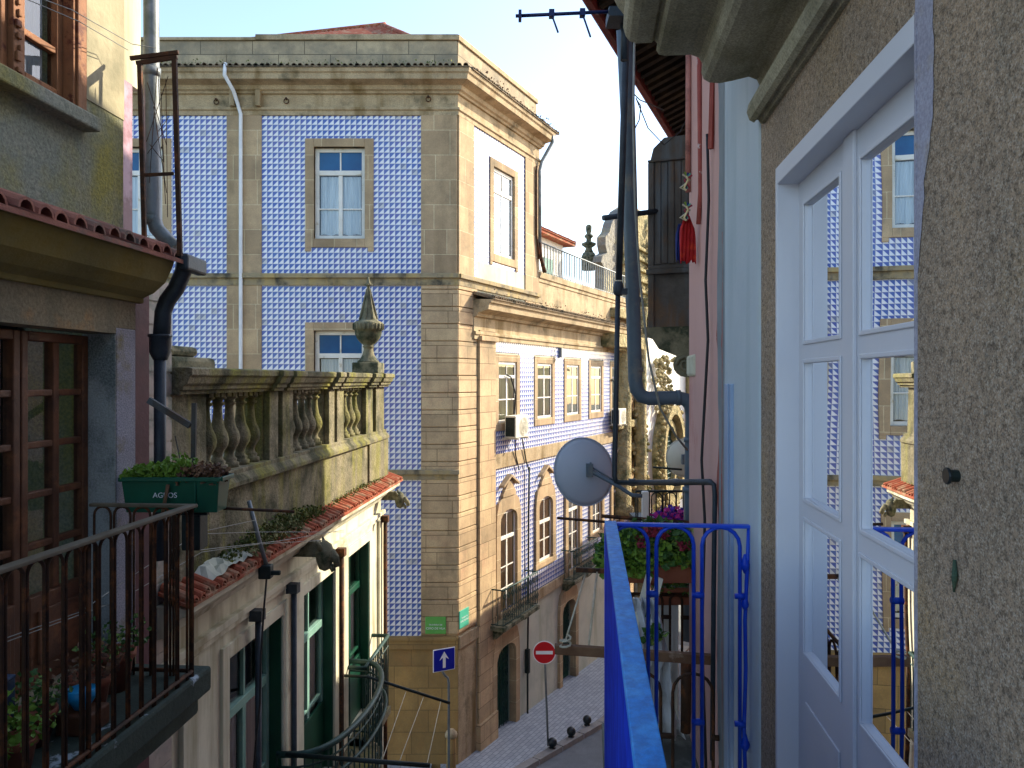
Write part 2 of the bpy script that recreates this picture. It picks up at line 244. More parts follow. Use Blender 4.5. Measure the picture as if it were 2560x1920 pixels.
# ---------------------------------------------------------------- objects
INFO = {}; CUR = [None]      # CUR: frame in which the next parts are written when it is not their parent's
def tag(o, label=None, cat=None, group=None, kind=None):
    for k, v in (('label', label), ('category', cat), ('group', group), ('kind', kind)):
        if v: o[k] = v
    return o
def thing(name, label, cat, F, base, group=None):
    o = bpy.data.objects.new(name, None); COL.objects.link(o); o.empty_display_size = .2
    o.location = F.pt(*base); o.rotation_euler = (0, 0, F.a); INFO[o.name] = (F, base); return tag(o, label, cat, group)
class MB:
    def __init__(s): s.v = []; s.f = []; s.sm = []
    def add(s, vs, fs, smooth=False):
        k = len(s.v); s.v += [tuple(v) for v in vs]; s.f += [tuple(i+k for i in f) for f in fs]; s.sm += [smooth]*len(fs); return s
    def box(s, x0, x1, y0, y1, z0, z1):
        x0, x1 = sorted((x0, x1)); y0, y1 = sorted((y0, y1)); z0, z1 = sorted((z0, z1))
        return s.add([(x0,y0,z0),(x1,y0,z0),(x1,y1,z0),(x0,y1,z0),(x0,y0,z1),(x1,y0,z1),(x1,y1,z1),(x0,y1,z1)],
                     [(0,3,2,1),(4,5,6,7),(0,1,5,4),(1,2,6,5),(2,3,7,6),(3,0,4,7)])
    def prism(s, poly, ax, a0, a1, smooth=False):
        """poly in the two other axes (in xyz order), extruded along axis ax"""
        n = len(poly); vs = []
        for a in (a0, a1):
            for p, q in poly: vs.append({0: (a, p, q), 1: (p, a, q), 2: (p, q, a)}[ax])
        fs = [tuple(range(n-1, -1, -1)), tuple(range(n, 2*n))]; s.add(vs, fs)
        k = len(s.v)-2*n; side = [(k+i, k+(i+1) % n, k+n+(i+1) % n, k+n+i) for i in range(n)]
        s.f += side; s.sm += [smooth]*n; return s
    def tube(s, pts, r, n=8, cap=True):
        pts = [Vector(p) for p in pts]; rs = r if isinstance(r, (list, tuple)) else [r]*len(pts); vs = []; fs = []; up = None
        for i, p in enumerate(pts):
            d = (pts[min(i+1, len(pts)-1)] - pts[max(i-1, 0)])
            d = d.normalized() if d.length > 1e-9 else Vector((0, 0, 1))
            if up is None: up = Vector((0, 0, 1)) if abs(d.z) < .9 else Vector((1, 0, 0))
            a = d.cross(up); a = a.normalized() if a.length > 1e-6 else d.orthogonal().normalized(); b = a.cross(d).normalized(); up = b
            for j in range(n):
                t = 2*PI*j/n; vs.append(p + a*math.cos(t)*rs[i] + b*math.sin(t)*rs[i])
        for i in range(len(pts)-1):
            for j in range(n): fs.append((i*n+j, (i+1)*n+j, (i+1)*n+(j+1) % n, i*n+(j+1) % n))
        s.add(vs, fs, n > 5)
        if cap:
            k = len(s.v)-len(vs); s.f += [tuple(k+j for j in range(n)), tuple(k+len(vs)-1-j for j in range(n))]; s.sm += [False, False]
        return s
    def lathe(s, c, prof, n=16, sq=False):
        """prof: (radius, z) from bottom to top"""
        vs = []; fs = []
        for r, z in prof:
            for j in range(n):
                t = 2*PI*(j+.5)/n; k = (1/max(abs(math.cos(t)), abs(math.sin(t)))) if sq else 1
                vs.append((c[0]+r*math.cos(t)*k, c[1]+r*math.sin(t)*k, c[2]+z))
        for i in range(len(prof)-1):
            for j in range(n): fs.append((i*n+j, i*n+(j+1) % n, (i+1)*n+(j+1) % n, (i+1)*n+j))
        fs.append(tuple(range(n-1, -1, -1))); m = (len(prof)-1)*n; fs.append(tuple(range(m, m+n)))
        return s.add(vs, fs, not sq and n > 6)
    def sheet(s, x0, x1, z0, z1, holes, y, d):
        """wall skin at y with rectangular holes, whose reveals run to y+d"""
        xs = sorted({x0, x1, *[v for h in holes for v in h[:2] if x0 < v < x1]}); zs = sorted({z0, z1, *[v for h in holes for v in h[2:] if z0 < v < z1]})
        for i in range(len(xs)-1):
            for j in range(len(zs)-1):
                cx = (xs[i]+xs[i+1])/2; cz = (zs[j]+zs[j+1])/2
                if any(h[0] < cx < h[1] and h[2] < cz < h[3] for h in holes): continue
                s.add([(xs[i], y, zs[j]), (xs[i+1], y, zs[j]), (xs[i+1], y, zs[j+1]), (xs[i], y, zs[j+1])], [(0, 1, 2, 3)])
        for h in holes:
            a, b, c, e = max(h[0], x0), min(h[1], x1), max(h[2], z0), min(h[3], z1)
            if a >= b or c >= e: continue
            s.add([(a,y,c),(b,y,c),(b,y,e),(a,y,e),(a,y+d,c),(b,y+d,c),(b,y+d,e),(a,y+d,e)], [(0,4,5,1),(1,5,6,2),(2,6,7,3),(3,7,4,0)])
        return s
    def build(s, name, mat, parent=None, F=None, base=None, bevel=0):
        if parent is not None: PF, pb = INFO[parent.name]; F, base = CUR[0] or (PF, pb)
        me = bpy.data.meshes.new(name); bx, by, bz = base
        me.from_pydata([(x-bx, y-by, z-bz) for x, y, z in s.v], [], s.f); me.update()
        me.polygons.foreach_set('use_smooth', s.sm); me.materials.append(M[mat] if isinstance(mat, str) else mat)
        o = bpy.data.objects.new(name, me); COL.objects.link(o); INFO[o.name] = (F, base)
        if parent is not None:
            o.parent = parent; d = F.pt(*base) - PF.pt(*pb); o.location = (d.dot(PF.X), d.dot(PF.Y), d.z); o.rotation_euler = (0, 0, F.a-PF.a)
        else: o.location = F.pt(*base); o.rotation_euler = (0, 0, F.a)
        if bevel:
            b = o.modifiers.new('edge', 'BEVEL'); b.width = bevel; b.segments = 2; b.limit_method = 'ANGLE'; b.angle_limit = R(40)
        return o
def leaves(mb, x0, x1, y0, y1, z0, z1, n, size, up=.3, dome=True):
    for _ in range(n):
        x, y, z = random.uniform(x0, x1), random.uniform(y0, y1), random.random()
        if dome: z *= (1 - .6*abs(2*(x-x0)/(x1-x0)-1)**3) * random.choice((1, .8, .6, 1))
        c = Vector((x, y, z0+(z1-z0)*z)); a = Vector((random.gauss(0, 1), random.gauss(0, 1), random.gauss(up, .6))).normalized()
        b = a.orthogonal().normalized(); b = (b*math.cos(random.random()*6) + a.cross(b)*math.sin(random.random()*6)).normalized()
        L = size*random.uniform(.6, 1.3); w = L*.38; m = c+a*L*.5; q = b.cross(a)*L*.1
        mb.add([c, m+b*w+q, c+a*L, m-b*w+q], [(0, 1, 2), (0, 2, 3)])
def tiles(mb, x0, x1, yi, zi, yo, zo, pitch, r, n=5):
    """a course of canal tiles: covers (half rounds) over pans, from (yi,zi) at the top to (yo,zo) at the lip"""
    k = int((x1-x0)/pitch)
    for i in range(k+1):
        cx = x0+i*pitch+random.uniform(-.008, .008); dz = random.uniform(-.008, .008); dy = random.uniform(-.015, .015)*(1 if yo > yi else -1)
        rings = []
        for (y, z, rr) in ((yi, zi, r*.85), (yo+dy, zo+dz, r)):
            rings.append([(cx+rr*math.cos(PI*j/n), y, z+rr*math.sin(PI*j/n)) for j in range(n+1)])
            rings.append([(cx+(rr-.014)*math.cos(PI*j/n), y, z+(rr-.014)*math.sin(PI*j/n)) for j in range(n+1)])
        vs = sum(rings, []); m = n+1; fs = []
        for j in range(n):
            fs += [(j, j+1, 2*m+j+1, 2*m+j), (2*m+j, 2*m+j+1, 3*m+j+1, 3*m+j)]
        mb.add(vs, fs, False)
    mb.add([(x0-pitch/2, yi, zi-.01), (x1+pitch/2, yi, zi-.01), (x1+pitch/2, yo, zo-.005), (x0-pitch/2, yo, zo-.005),
            (x0-pitch/2, yi, zi-.035), (x1+pitch/2, yi, zi-.035), (x1+pitch/2, yo, zo-.03), (x0-pitch/2, yo, zo-.03)],
           [(0, 1, 2, 3), (7, 6, 5, 4), (3, 2, 6, 7), (0, 4, 5, 1), (0, 3, 7, 4), (1, 5, 6, 2)])
def text(parent, body, size, F, loc, mat, rotz=0, depth=.001, name='lettering', squeeze=1):
    c = bpy.data.curves.new(name, 'FONT'); c.body = body; c.size = size; c.align_x = 'CENTER'; c.align_y = 'CENTER'; c.extrude = depth
    t = bpy.data.objects.new(name, c); COL.objects.link(t)
    me = bpy.data.meshes.new_from_object(t); bpy.data.objects.remove(t); bpy.data.curves.remove(c)
    me.materials.clear(); me.materials.append(M[mat]); o = bpy.data.objects.new(name, me); COL.objects.link(o)
    PF, b = INFO[parent.name]; o.parent = parent
    o.location = (loc[0]-b[0], loc[1]-b[1], loc[2]-b[2]); o.rotation_euler = (PI/2, 0, rotz); o.scale = (squeeze, 1, 1); return o
# ---------------------------------------------------------------- window pieces (out = -1: facade looks to -y)
def casement(parent, x0, x1, z0, z1, y, transom=None, cols=2, bars=(), fw=.07, mat='whitewood', curtain='curtain', out=-1, name='window',
             pane='glass', toppane=None, cfold=.012, topcurtain=False, cd=.12, th=.06):
    """frame as the part; panes and curtain as its sub-parts. y = front of the frame"""
    b = MB(); t = -out*th
    b.box(x0, x0+fw, y, y+t, z0, z1); b.box(x1-fw, x1, y, y+t, z0, z1); b.box(x0+fw, x1-fw, y, y+t, z0, z0+fw); b.box(x0+fw, x1-fw, y, y+t, z1-fw, z1)
    zt = z1-fw
    if transom: b.box(x0+fw, x1-fw, y+out*.012, y+t, transom-fw*.6, transom+fw*.6); zt = transom-fw*.6
    W = (x1-x0-2*fw)/cols
    for i in range(1, cols):
        c = x0+fw+W*i; b.box(c-fw*.5, c+fw*.5, y-out*.004, y+t, z0+fw, zt)
        if transom: b.box(c-.018, c+.018, y-out*.004, y+t*.8, transom+fw*.6, z1-fw)
    for zb in bars:
        for i in range(cols):
            xa = x0+fw+W*i+(fw*.5 if i else 0); xb = x0+fw+W*(i+1)-(fw*.5 if i < cols-1 else 0)
            b.box(xa, xb, y-out*.008, y+t*.8, zb-.018, zb+.018)
    o = b.build(name, mat, parent, bevel=.006)
    g = MB(); g.add([(x0+fw*.5, y+t*.6, z0+fw*.5), (x1-fw*.5, y+t*.6, z0+fw*.5), (x1-fw*.5, y+t*.6, zt), (x0+fw*.5, y+t*.6, zt)], [(0, 1, 2, 3)]); g.build('pane', pane, o)
    if transom:
        g = MB(); g.add([(x0+fw*.5, y+t*.62, transom), (x1-fw*.5, y+t*.62, transom), (x1-fw*.5, y+t*.62, z1-fw*.5), (x0+fw*.5, y+t*.62, z1-fw*.5)], [(0, 1, 2, 3)]); g.build('pane', toppane or pane, o)
    if curtain:
        for i in range(cols):
            xa = x0+fw+W*i+.03; xb = x0+fw+W*(i+1)-.03; vs = []; fs = []; N = 44; top = (z1-fw if topcurtain else zt)-.02
            for j in range(N+1):
                u = j/N; f = cfold*(math.sin(u*38+i)+.5*math.sin(u*71+2*i)); xx = xa+(xb-xa)*u
                vs += [(xx, y-out*cd+f, z0+fw+.03+.012*math.sin(u*9+i)), (xx, y-out*cd+f*.7, top)]
            fs = [(2*j, 2*j+2, 2*j+3, 2*j+1) for j in range(N)]
            c = MB(); c.add(vs, fs, True); c.build('curtain', curtain, o)
    return o
def surround(parent, x0, x1, z0, z1, w, y, out=-1, proud=.05, mat='stone', sill=.0, ears=True):
    b = MB(); f = y+out*proud; k = y-out*.1
    b.box(x0-w, x0, f, k, z0-w, z1+w*.95); b.box(x1, x1+w, f, k, z0-w, z1+w*.95); b.box(x0, x1, f, k, z1, z1+w*.95); b.box(x0, x1, f, k, z0-w, z0)
    if ears:
        b.box(x0-w-.003, x0-w*.35, f+out*.002, k, z0-w-.1, z0-w); b.box(x1+w*.35, x1+w+.003, f+out*.002, k, z0-w-.1, z0-w)
    return b.build('surround', mat, parent, bevel=.012)
def arch_surround(parent, xc, wi, wo, z0, zs, zt, y, out=-1, proud=.07, mat='stone', name='surround', depth=.14, n=10):
    """stone frame with a segmental-arched head: inner width wi, outer wo, spring zs, outer top zt"""
    b = MB(); f = y+out*proud; k = y-out*depth; hi = wi/2; ho = wo/2; rise = hi*.55
    b.box(xc-ho, xc-hi, f, k, z0, zs); b.box(xc+hi, xc+ho, f, k, z0, zs)
    P = []
    for i in range(n+1):
        a = PI*i/n; xi = xc-hi*math.cos(a); zi = zs+rise*math.sin(a); xo = xc-ho*math.cos(a) if abs(math.cos(a)) < .99 else xc-ho*math.cos(a)
        P.append((xi, zi, max(min(xo, xc+ho), xc-ho), zt if .25 < a/PI < .75 else zs+(zt-zs)*min(1, math.sin(a)/.7)))
    for i in range(n):
        a, c = P[i], P[i+1]; vs = [(a[0], f, a[1]), (c[0], f, c[1]), (c[2], f, c[3]), (a[2], f, a[3]), (a[0], k, a[1]), (c[0], k, c[1]), (c[2], k, c[3]), (a[2], k, a[3])]
        b.add(vs, [(0, 1, 2, 3), (0, 4, 5, 1), (3, 2, 6, 7), (7, 6, 5, 4)])
    return b.build(name, mat, parent)
# ================================================================ ground, pavement, street
def gz(x): return -9.72-.078*max(0, min(x, 14))
def slope_sheet(name, poly, dz, mat, thick=0):
    """polygon in FB coords laid on the sloping ground"""
    b = MB(); n = len(poly); xs = sorted({-400, 0, 14, 400})
    vs = [(x, y, gz(x)+dz) for x, y in poly]; b.add(vs, [tuple(range(n))])
    if thick:
        k = len(b.v); b.add([(x, y, gz(x)+dz-thick) for x, y in poly], []); b.f += [(i, k+i, k+(i+1) % n, (i+1) % n) for i in range(n)]; b.sm += [False]*n
    return b.build(name, mat, None, FB, (0, 0, -9.7))
b = MB(); X = [-300, 0, 14, 300]
for i in range(3): b.add([(X[i], -300, gz(X[i])), (X[i+1], -300, gz(X[i+1])), (X[i+1], 300, gz(X[i+1])), (X[i], 300, gz(X[i]))], [(0, 1, 2, 3)])
tag(b.build('ground', 'asphalt', None, FB, (0, 0, -9.7)), kind='structure')
# pavement along the receding facade, kerb stones
def bw(X_, Y_): d = Vector((X_, Y_, 0))-FB.o; return d.dot(FB.X), d.dot(FB.Y)
KA = bw(-.6, 17.6); KB = bw(2.65, 22.0); kd = ((KB[0]-KA[0]), (KB[1]-KA[1])); kl = math.hypot(*kd); kd = (kd[0]/kl, kd[1]/kl); kn = (-kd[1], kd[0])
KM = (KA[0]+kd[0]*1, KA[1]+kd[1]*1); KC = (14, KB[1]-.35)
path = [(-1.9, -.75), KA, KB, (8.5, KB[1]-.32), KC]
b = MB()
top = [(-.9, .5)] + [(p[0], p[1]) for p in path] + [(14, .5)]
xs = [-.9, -1.9]
slope_sheet_poly = [(14, .5), (0, .5)] + path
o = slope_sheet('pavement', [(x, y) for x, y in slope_sheet_poly], .13, 'pave', .2); tag(o, kind='structure')
b = MB(); PZ = .137
for i in range(len(path)-1):
    (x0, y0), (x1, y1) = path[i], path[i+1]; L = math.hypot(x1-x0, y1-y0); k = max(1, int(L/1.0)); nx, ny = -(y1-y0)/L*.24, (x1-x0)/L*.24
    for j in range(k):
        a = j/k+.004; c = (j+1)/k-.004; q = [(x0+(x1-x0)*a, y0+(y1-y0)*a), (x0+(x1-x0)*c, y0+(y1-y0)*c)]
        q = [q[0], q[1], (q[1][0]+nx, q[1][1]+ny), (q[0][0]+nx, q[0][1]+ny)]
        q = [(x-nx*.02, y-ny*.02) for x, y in q]
        b.add([(x, y, gz(x)+PZ) for x, y in q]+[(x, y, gz(x)-.1) for x, y in q], [(0, 1, 2, 3), (0, 4, 5, 1), (1, 5, 6, 2), (2, 6, 7, 3), (3, 7, 4, 0)])
tag(b.build('kerb', surf('granite_kerb_stone', '#a39f98', '#8a8680', 3, .85, fine=('#5d5a55', 60, .4), bmp=.4), None, FB, (0, 0, -9.7)), kind='structure')
# pavement in front of the frontal facade
b = MB(); b.box(-14, -2.0, -1.15, .4, -9.9, -9.585); tag(b.build('footway', 'pave', None, FA, (0, 0, -9.7)), kind='structure')

# ================================================================ tiled corner building (frontal facade A, receding facade B)
GB = (0, 0, -9.9)
cb = thing('corner_building', 'tall blue and white tiled corner building with stone quoins, parapet and big windows', 'building', FA, GB)
A0 = -16.0; WX = (-14.41, -9.36, -4.31)                                  # window axes
def wrow(xc, dz): return (xc-.635, xc+.635, 3.52+dz, 5.81+dz)
wins = [wrow(x, dz) for x in WX for dz in (0, -4.59, -9.1)]
b = MB(); b.sheet(A0, -1.37, -10.2, 7.0, wins, 0, .3); b.build('wall', 'ashlar', cb)
b = MB()
sur = [(w[0]-.22, w[1]+.22, w[2]-.22, w[3]+.21) for w in wins]
for x0, x1 in ((A0, -7.12), (-6.25, -2.27)):
    for z0, z1 in ((2.64, 6.59), (-2.25, 2.35), (-6.4, -2.5)): b.sheet(x0, x1, z0, z1, sur, -.018, .018)
    b.box(x0, x1, -.004, .0, -6.42, -6.4)
b.build('tile_panel', 'tile', cb)
for w in wins:
    o = casement(cb, *w, .1, transom=w[3]-.62, bars=((w[2]+w[3]-.6)/2-.08,), toppane='skyglass', curtain='curtain' if w[0] > -14 else None, fw=.1, cd=.075)
    surround(o, *w, .22, 0)
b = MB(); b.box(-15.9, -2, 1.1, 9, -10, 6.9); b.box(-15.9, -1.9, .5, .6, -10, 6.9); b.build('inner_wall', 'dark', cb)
# pilaster strip and corner quoins
b = MB()
b.box(-7.12, -6.25, -.05, .02, -2.3, 6.6); b.build('pilaster', 'stone', cb, bevel=.01)
b = MB(); b.box(-7.12, -6.25, -.048, .02, -6.4, -2.3); b.build('pilaster', 'ashlar', cb)
b = MB(); b.box(-2.27, -1.372, -.055, .02, 2.45, 6.6); b.build('quoin', 'stone', cb, bevel=.008)
b = MB()
z = -6.35
while z < 2.3:                                                        # rusticated courses, each a raised block
    b.box(-2.27, -1.345, -.055+random.uniform(-.004, .004), .02, z+.012, z+.42); z += .43
b.build('quoin', 'ashlar', cb, bevel=.012)
# base below the tiles
b = MB(); b.box(-16, -1.35, -.035, .02, -10.2, -6.7); b.build('base_course', 'ochre', cb)
b = MB(); b.box(-16, -1.34, -.09, .02, -6.72, -6.4); b.box(-16, -1.34, -.12, .02, -6.5, -6.42); b.build('base_moulding', 'ochre', cb, bevel=.01)
for z0, z1 in ((2.35, 2.64), (-2.5, -2.25)):
    b = MB(); b.box(A0, -1.33, -.07, .02, z0, z1); b.box(A0, -1.31, -.14, .02, z1-.11, z1+.003); b.build('string_course', 'sill', cb, bevel=.01)
# cornice profile (y, z), then the parapet
def cornice_prof(top=7.62): return [(.02, top-1.03), (-.06, top-1.03), (-.06, top-.92), (-.1, top-.9), (-.1, top-.84), (-.03, top-.82), (-.03, top-.5), (-.09, top-.5), (-.11, top-.45), (-.17, top-.42), (-.2, top-.33), (-.3, top-.3), (-.44, top-.27), (-.46, top-.14), (-.5, top-.11), (-.52, top-.03), (-.5, top), (.02, top)]
def prof_mitre(mb, prof, x0, x1, miter0=0, miter1=0):
    """extrude a (y, z) profile along x; end k shifts by miter*(-y) so that two facades meet at a corner"""
    n = len(prof); vs = [(x0-miter0*(-y), y, z) for y, z in prof]+[(x1+miter1*(-y), y, z) for y, z in prof]
    mb.add(vs, [tuple(range(n)), tuple(range(2*n-1, n-1, -1))]+[(i, n+i, n+(i+1) % n, (i+1) % n) for i in range(n)]); return mb
MT = math.tan(R(90-116/2)) ; MT = math.tan(R((180-115.83)/2))
b = MB(); prof_mitre(b, cornice_prof(), A0, -1.37, 0, MT); b.build('cornice', 'trim', cb, bevel=.008)
for x in (-7.0, -6.36): b = MB(); b.box(x, x+.12, -.2, .0, 6.78, 7.18); b.build('frieze_block', 'trim', cb, bevel=.01)
b = MB(); tiles(b, A0, -1.1, .05, 7.75, -.55, 7.63, .155, .062); b.build('tile_course', 'oldtile', cb)
b = MB(); b.box(A0, -1.37, -.02, .3, 7.6, 8.5); b.build('parapet', 'parapet', cb)
b = MB(); b.box(A0, -6.4, -.07, .34, 8.46, 8.54); b.box(-6.4, -1.34, -.07, .34, 8.47, 8.61); b.build('coping', 'trim', cb, bevel=.012)
for px, py in ((541, 255), (716, 253), (1071, 248)):
    x, z = FA.hit(px, py, -.05); b = MB(); b.tube([(x+.06*math.cos(t*PI/6), -.06, z+.06*math.sin(t*PI/6)) for t in range(13)], .012, 6); b.box(x-.02, x+.02, -.1, -.03, z+.04, z+.08); b.build('iron_ring', 'rust', cb)
# facade B, upper block
CUR[0] = (FB, GB)
L1_, L2_ = 4.93, 15.2
bwin = [(1.705+.22, 3.46-.22, 3.44, 5.82)]
b = MB(); b.sheet(0, L1_, 2.4, 7.0, bwin, 0, .3); b.sheet(0, .95, -10.6, 2.4, [], 0, .3); b.add([(L1_, 0, 3), (L1_, 4, 3), (L1_, 4, 7.6), (L1_, 0, 7.6)], [(0, 1, 2, 3)]); b.build('wall', 'ashlar', cb)
b = MB(); b.sheet(.79, 3.96, 2.64, 6.59, [(1.705, 3.46, 3.2, 6.04)], -.018, .018); b.build('tile_panel', 'tile', cb)
o = casement(cb, *bwin[0], .03, th=.03, transom=5.2, toppane='glass', curtain='whitecurtain', topcurtain=True, cd=.03, cfold=.002, fw=.09); surround(o, *bwin[0], .22, 0)
for q in ((.003, .79, 2.62), (3.96, L1_, 2.3)): b = MB(); b.box(q[0], q[1], -.055, .0, q[2], 6.6); b.build('quoin', 'stone', cb, bevel=.008)
b = MB(); z = -6.35
while z < 2.3: b.box(-.02, .95, -.055+random.uniform(-.004, .004), .0, z+.012, z+.42); z += .43
b.build('quoin', 'ashlar', cb, bevel=.012)
b = MB(); b.box(.0, .95, -.035, .0, -10.4, -6.7); b.build('base_course', 'trim', cb)
b = MB(); b.box(-.02, .95, -.1, .0, -6.72, -6.42); b.build('base_moulding', 'trim', cb, bevel=.01)
b = MB(); b.box(-.02, L1_, -.07, .0, 2.35, 2.638); b.box(-.04, L1_, -.14, .0, 2.53, 2.641); b.build('string_course', 'sill', cb, bevel=.01)
b = MB(); prof_mitre(b, cornice_prof(), 0, L1_+.1, MT, .35); b.build('cornice', 'trim', cb, bevel=.008)
b = MB(); tiles(b, -.1, L1_+.4, .05, 7.75, -.55, 7.63, .155, .062); b.build('tile_course', 'oldtile', cb)
b = MB(); b.box(0.003, L1_-.1, -.02, .3, 7.6, 8.5); b.box(L1_-.4, L1_-.1, .3, 7, 7.6, 8.5); b.build('parapet', 'parapet', cb)
b = MB(); b.box(-.03, L1_-.06, -.07, .34, 8.47, 8.608); b.build('coping', 'trim', cb, bevel=.012)
b = MB(); leaves(b, .6, L1_+.3, -.45, -.1, 7.66, 7.95, 260, .07, dome=False); tag(b.build('weeds', 'dryleaf', cb), kind='stuff')
CUR[0] = None
b = MB(); leaves(b, -9, -1.3, -.3, -.05, 7.72, 7.9, 350, .05, dome=False); tag(b.build('weeds', 'moss', cb), kind='stuff')
# hipped roof behind the parapet
b = MB(); ap = (-3.93, 4.0, 10.71); rl = (-9.3, 5.6, 10.9)
vs = [ap, rl, (-12.5, .8, 8.2), (-1.9, .8, 8.6), (-1.0, 9, 8.6), (-12, 10, 8.2)]
b.add(vs, [(0, 1, 2, 3), (0, 3, 4), (0, 4, 5, 1), (1, 5, 2)]); b.tube([Vector(ap), Vector((-1.9, .8, 8.6))], .09); b.tube([Vector(ap)+Vector((.1, 0, .02)), Vector(rl)], .09)
for i in range(40):
    f = i/39; p = Vector(rl).lerp(Vector(ap), f); q = Vector((-12.5, .8, 8.2)).lerp(Vector((-1.9, .8, 8.6)), f); b.tube([p, q], .05, 5)
b.build('roof', 'terracotta', cb)
# downpipes of the building
b = MB(); b.tube([(-6.98, -.5, 7.7), (-6.98, -.55, 7.4), (-6.85, -.3, 7.1), (-6.82, -.16, 6.9), (-6.74, -.12, 6.6), (-6.74, -.12, -1), (-6.74, -.12, -6.4)], .045, 10); b.build('downpipe', 'pipewhite', cb)
CUR[0] = (FB, GB)
b = MB(); b.tube([(L1_+.15, -.45, 7.6), (L1_+.15, -.45, 7.3), (L1_+.0, -.15, 6.7), (L1_-.1, -.13, 6.4), (L1_-.1, -.13, 4.2)], .055, 10); b.build('downpipe', 'pipesteel', cb)
b = MB(); b.tube([(L1_-.1, -.13, 4.2), (L1_-.02, -.13, 3.75), (L1_+.1, -.16, 3.5), (L1_+.14, -.2, 3.3)], .06, 10); b.tube([(L1_-.28, -.1, 6.5), (L1_-.28, -.1, 4.4), (L1_-.1, -.12, 3.7)], .035, 8); b.build('downpipe', 'rust', cb)
CUR[0] = None
# ================================================================ lower wing along facade B
wg = thing('terrace_wing', 'sunlit two storey tiled wing with roof terrace, receding to the right of the corner building', 'building', FB, (0.95, 0, -9.9))
AX = (2.75, 5.4, 7.82, 10.2, 12.6)
up = [(a-.58, a+.58, -1.2, .5) for a in AX]
lo = [(a-.55, a+.55, -6.6 if i in (0, 2) else -5.65, -3.68) for i, a in enumerate(AX)]
drs = [(a-.62, a+.62, -10.3, -7.25) for a in (AX[0]-.15, AX[2]-.45, AX[4])]
b = MB(); b.sheet(.95, L2_, -10.9, 3.1, up+lo+drs, -.02, .32); b.box(.95, L2_, .5, .6, -11, 3); b.add([(L2_, -.02, -11), (L2_, 8, -11), (L2_, 8, 3.3), (L2_, -.02, 3.3)], [(0, 1, 2, 3)]); b.build('wall', 'plaster', wg)
b = MB(); b.sheet(1.9, L2_-.9, -2.05, 1.05, [(u[0]-.22, u[1]+.22, u[2]-.22, u[3]+.26) for u in up], -.04, .02)
b.sheet(1.9, L2_-.9, -6.45, -2.45, [(u[0]-.2, u[1]+.2, u[2]-.25, u[3]+.25) for u in lo], -.04, .02); b.build('tile_panel', 'tile', wg)
for i, u in enumerate(up):
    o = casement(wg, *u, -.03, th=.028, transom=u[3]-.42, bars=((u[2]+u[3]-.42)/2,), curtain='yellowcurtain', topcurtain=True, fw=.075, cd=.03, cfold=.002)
    surround(o, *u, .22, -.03, ears=False, proud=.04)
for i, u in enumerate(lo):
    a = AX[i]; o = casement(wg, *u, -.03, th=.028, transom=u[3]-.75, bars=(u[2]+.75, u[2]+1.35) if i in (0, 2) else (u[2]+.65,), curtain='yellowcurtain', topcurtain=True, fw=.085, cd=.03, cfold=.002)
    arch_surround(o, a, 1.08, 1.56, u[2], -3.95, -3.3, -.04, depth=.06)
    b = MB(); b.box(a-.22, a+.22, -.1, .0, -3.35, -2.95)             # scrolled pediment over the arch
    b.prism([(a-.42, -3.28), (a-.42, -3.2), (a-.2, -2.98), (a-.06, -2.86), (a+.06, -2.86), (a+.2, -2.98), (a+.42, -3.2), (a+.42, -3.28)], 1, -.13, .0)
    b.prism([(a-.5, -3.0), (a-.5, -2.93), (a, -2.66), (a+.5, -2.93), (a+.5, -3.0), (a, -2.74)], 1, -.2, .0)
    b.build('pediment', 'stone', o, bevel=.01)
    if i not in (0, 2): b = MB(); b.box(a-.82, a+.82, -.12, .0, u[2]-.16, u[2]); b.build('sill', 'stone', o, bevel=.01)
b = MB(); b.box(.98, 1.9, -.12, -.03, -6.45, 1.3); b.box(.98, 1.9, -.1, -.03, -10.7, -6.45); b.box(.93, 1.95, -.17, -.03, -10.6, -9.0)
b.box(.95, 1.93, -.2, -.03, 1.02, 1.14); b.build('pilaster', 'ashlar', wg, bevel=.01); b = MB(); b.box(L2_-.95, L2_, -.12, -.03, -10.9, 1.3); b.box(L2_-1, L2_+.05, -.2, -.03, 1.02, 1.14); b.build('pilaster', 'ashlar', wg, bevel=.01)
b = MB(); b.box(1.9, L2_-.95, -.09, -.03, -2.45, -2.05); b.box(1.9, L2_-.95, -.11, -.03, -6.75, -6.45); b.build('string_course', 'trim', wg, bevel=.01)
cp = [(0, 1.05), (-.1, 1.05), (-.1, 1.15), (-.14, 1.18), (-.14, 1.25), (-.08, 1.27), (-.08, 1.62), (-.16, 1.64), (-.2, 1.72), (-.34, 1.76), (-.5, 1.8), (-.52, 1.95), (-.58, 1.98), (-.6, 2.06), (0, 2.08)]
b = MB(); prof_mitre(b, cp, .72, L2_+.1); b.build('cornice', 'trim', wg, bevel=.008)
b = MB(); tiles(b, .78, L2_, .02, 2.26, -.64, 2.09, .16, .065); b.build('tile_course', 'oldtile', wg)
b = MB(); leaves(b, .9, L2_, -.5, 0, 2.15, 2.32, 500, .05, dome=False); tag(b.build('weeds', 'dryleaf', wg), kind='stuff')
b = MB(); b.box(L1_+.003, L2_, -.03, .25, 2.1, 3.15); b.build('parapet', 'trim', wg)
b = MB(); b.box(L1_+.003, L2_, -.1, .33, 3.14, 3.33); b.box(L1_+.003, L2_, -.06, .28, 3.02, 3.143); b.box(L1_+.01, L2_, .33, 9, 2.9, 3.0); b.build('coping', 'trim', wg, bevel=.01)
b = MB()                                                              # terrace railing with hooped bars
x = L1_+.1; b.tube([(x, .1, 4.32), (L2_, .1, 4.32)], .025, 6); b.tube([(x, .1, 3.42), (L2_, .1, 3.42)], .012, 6)
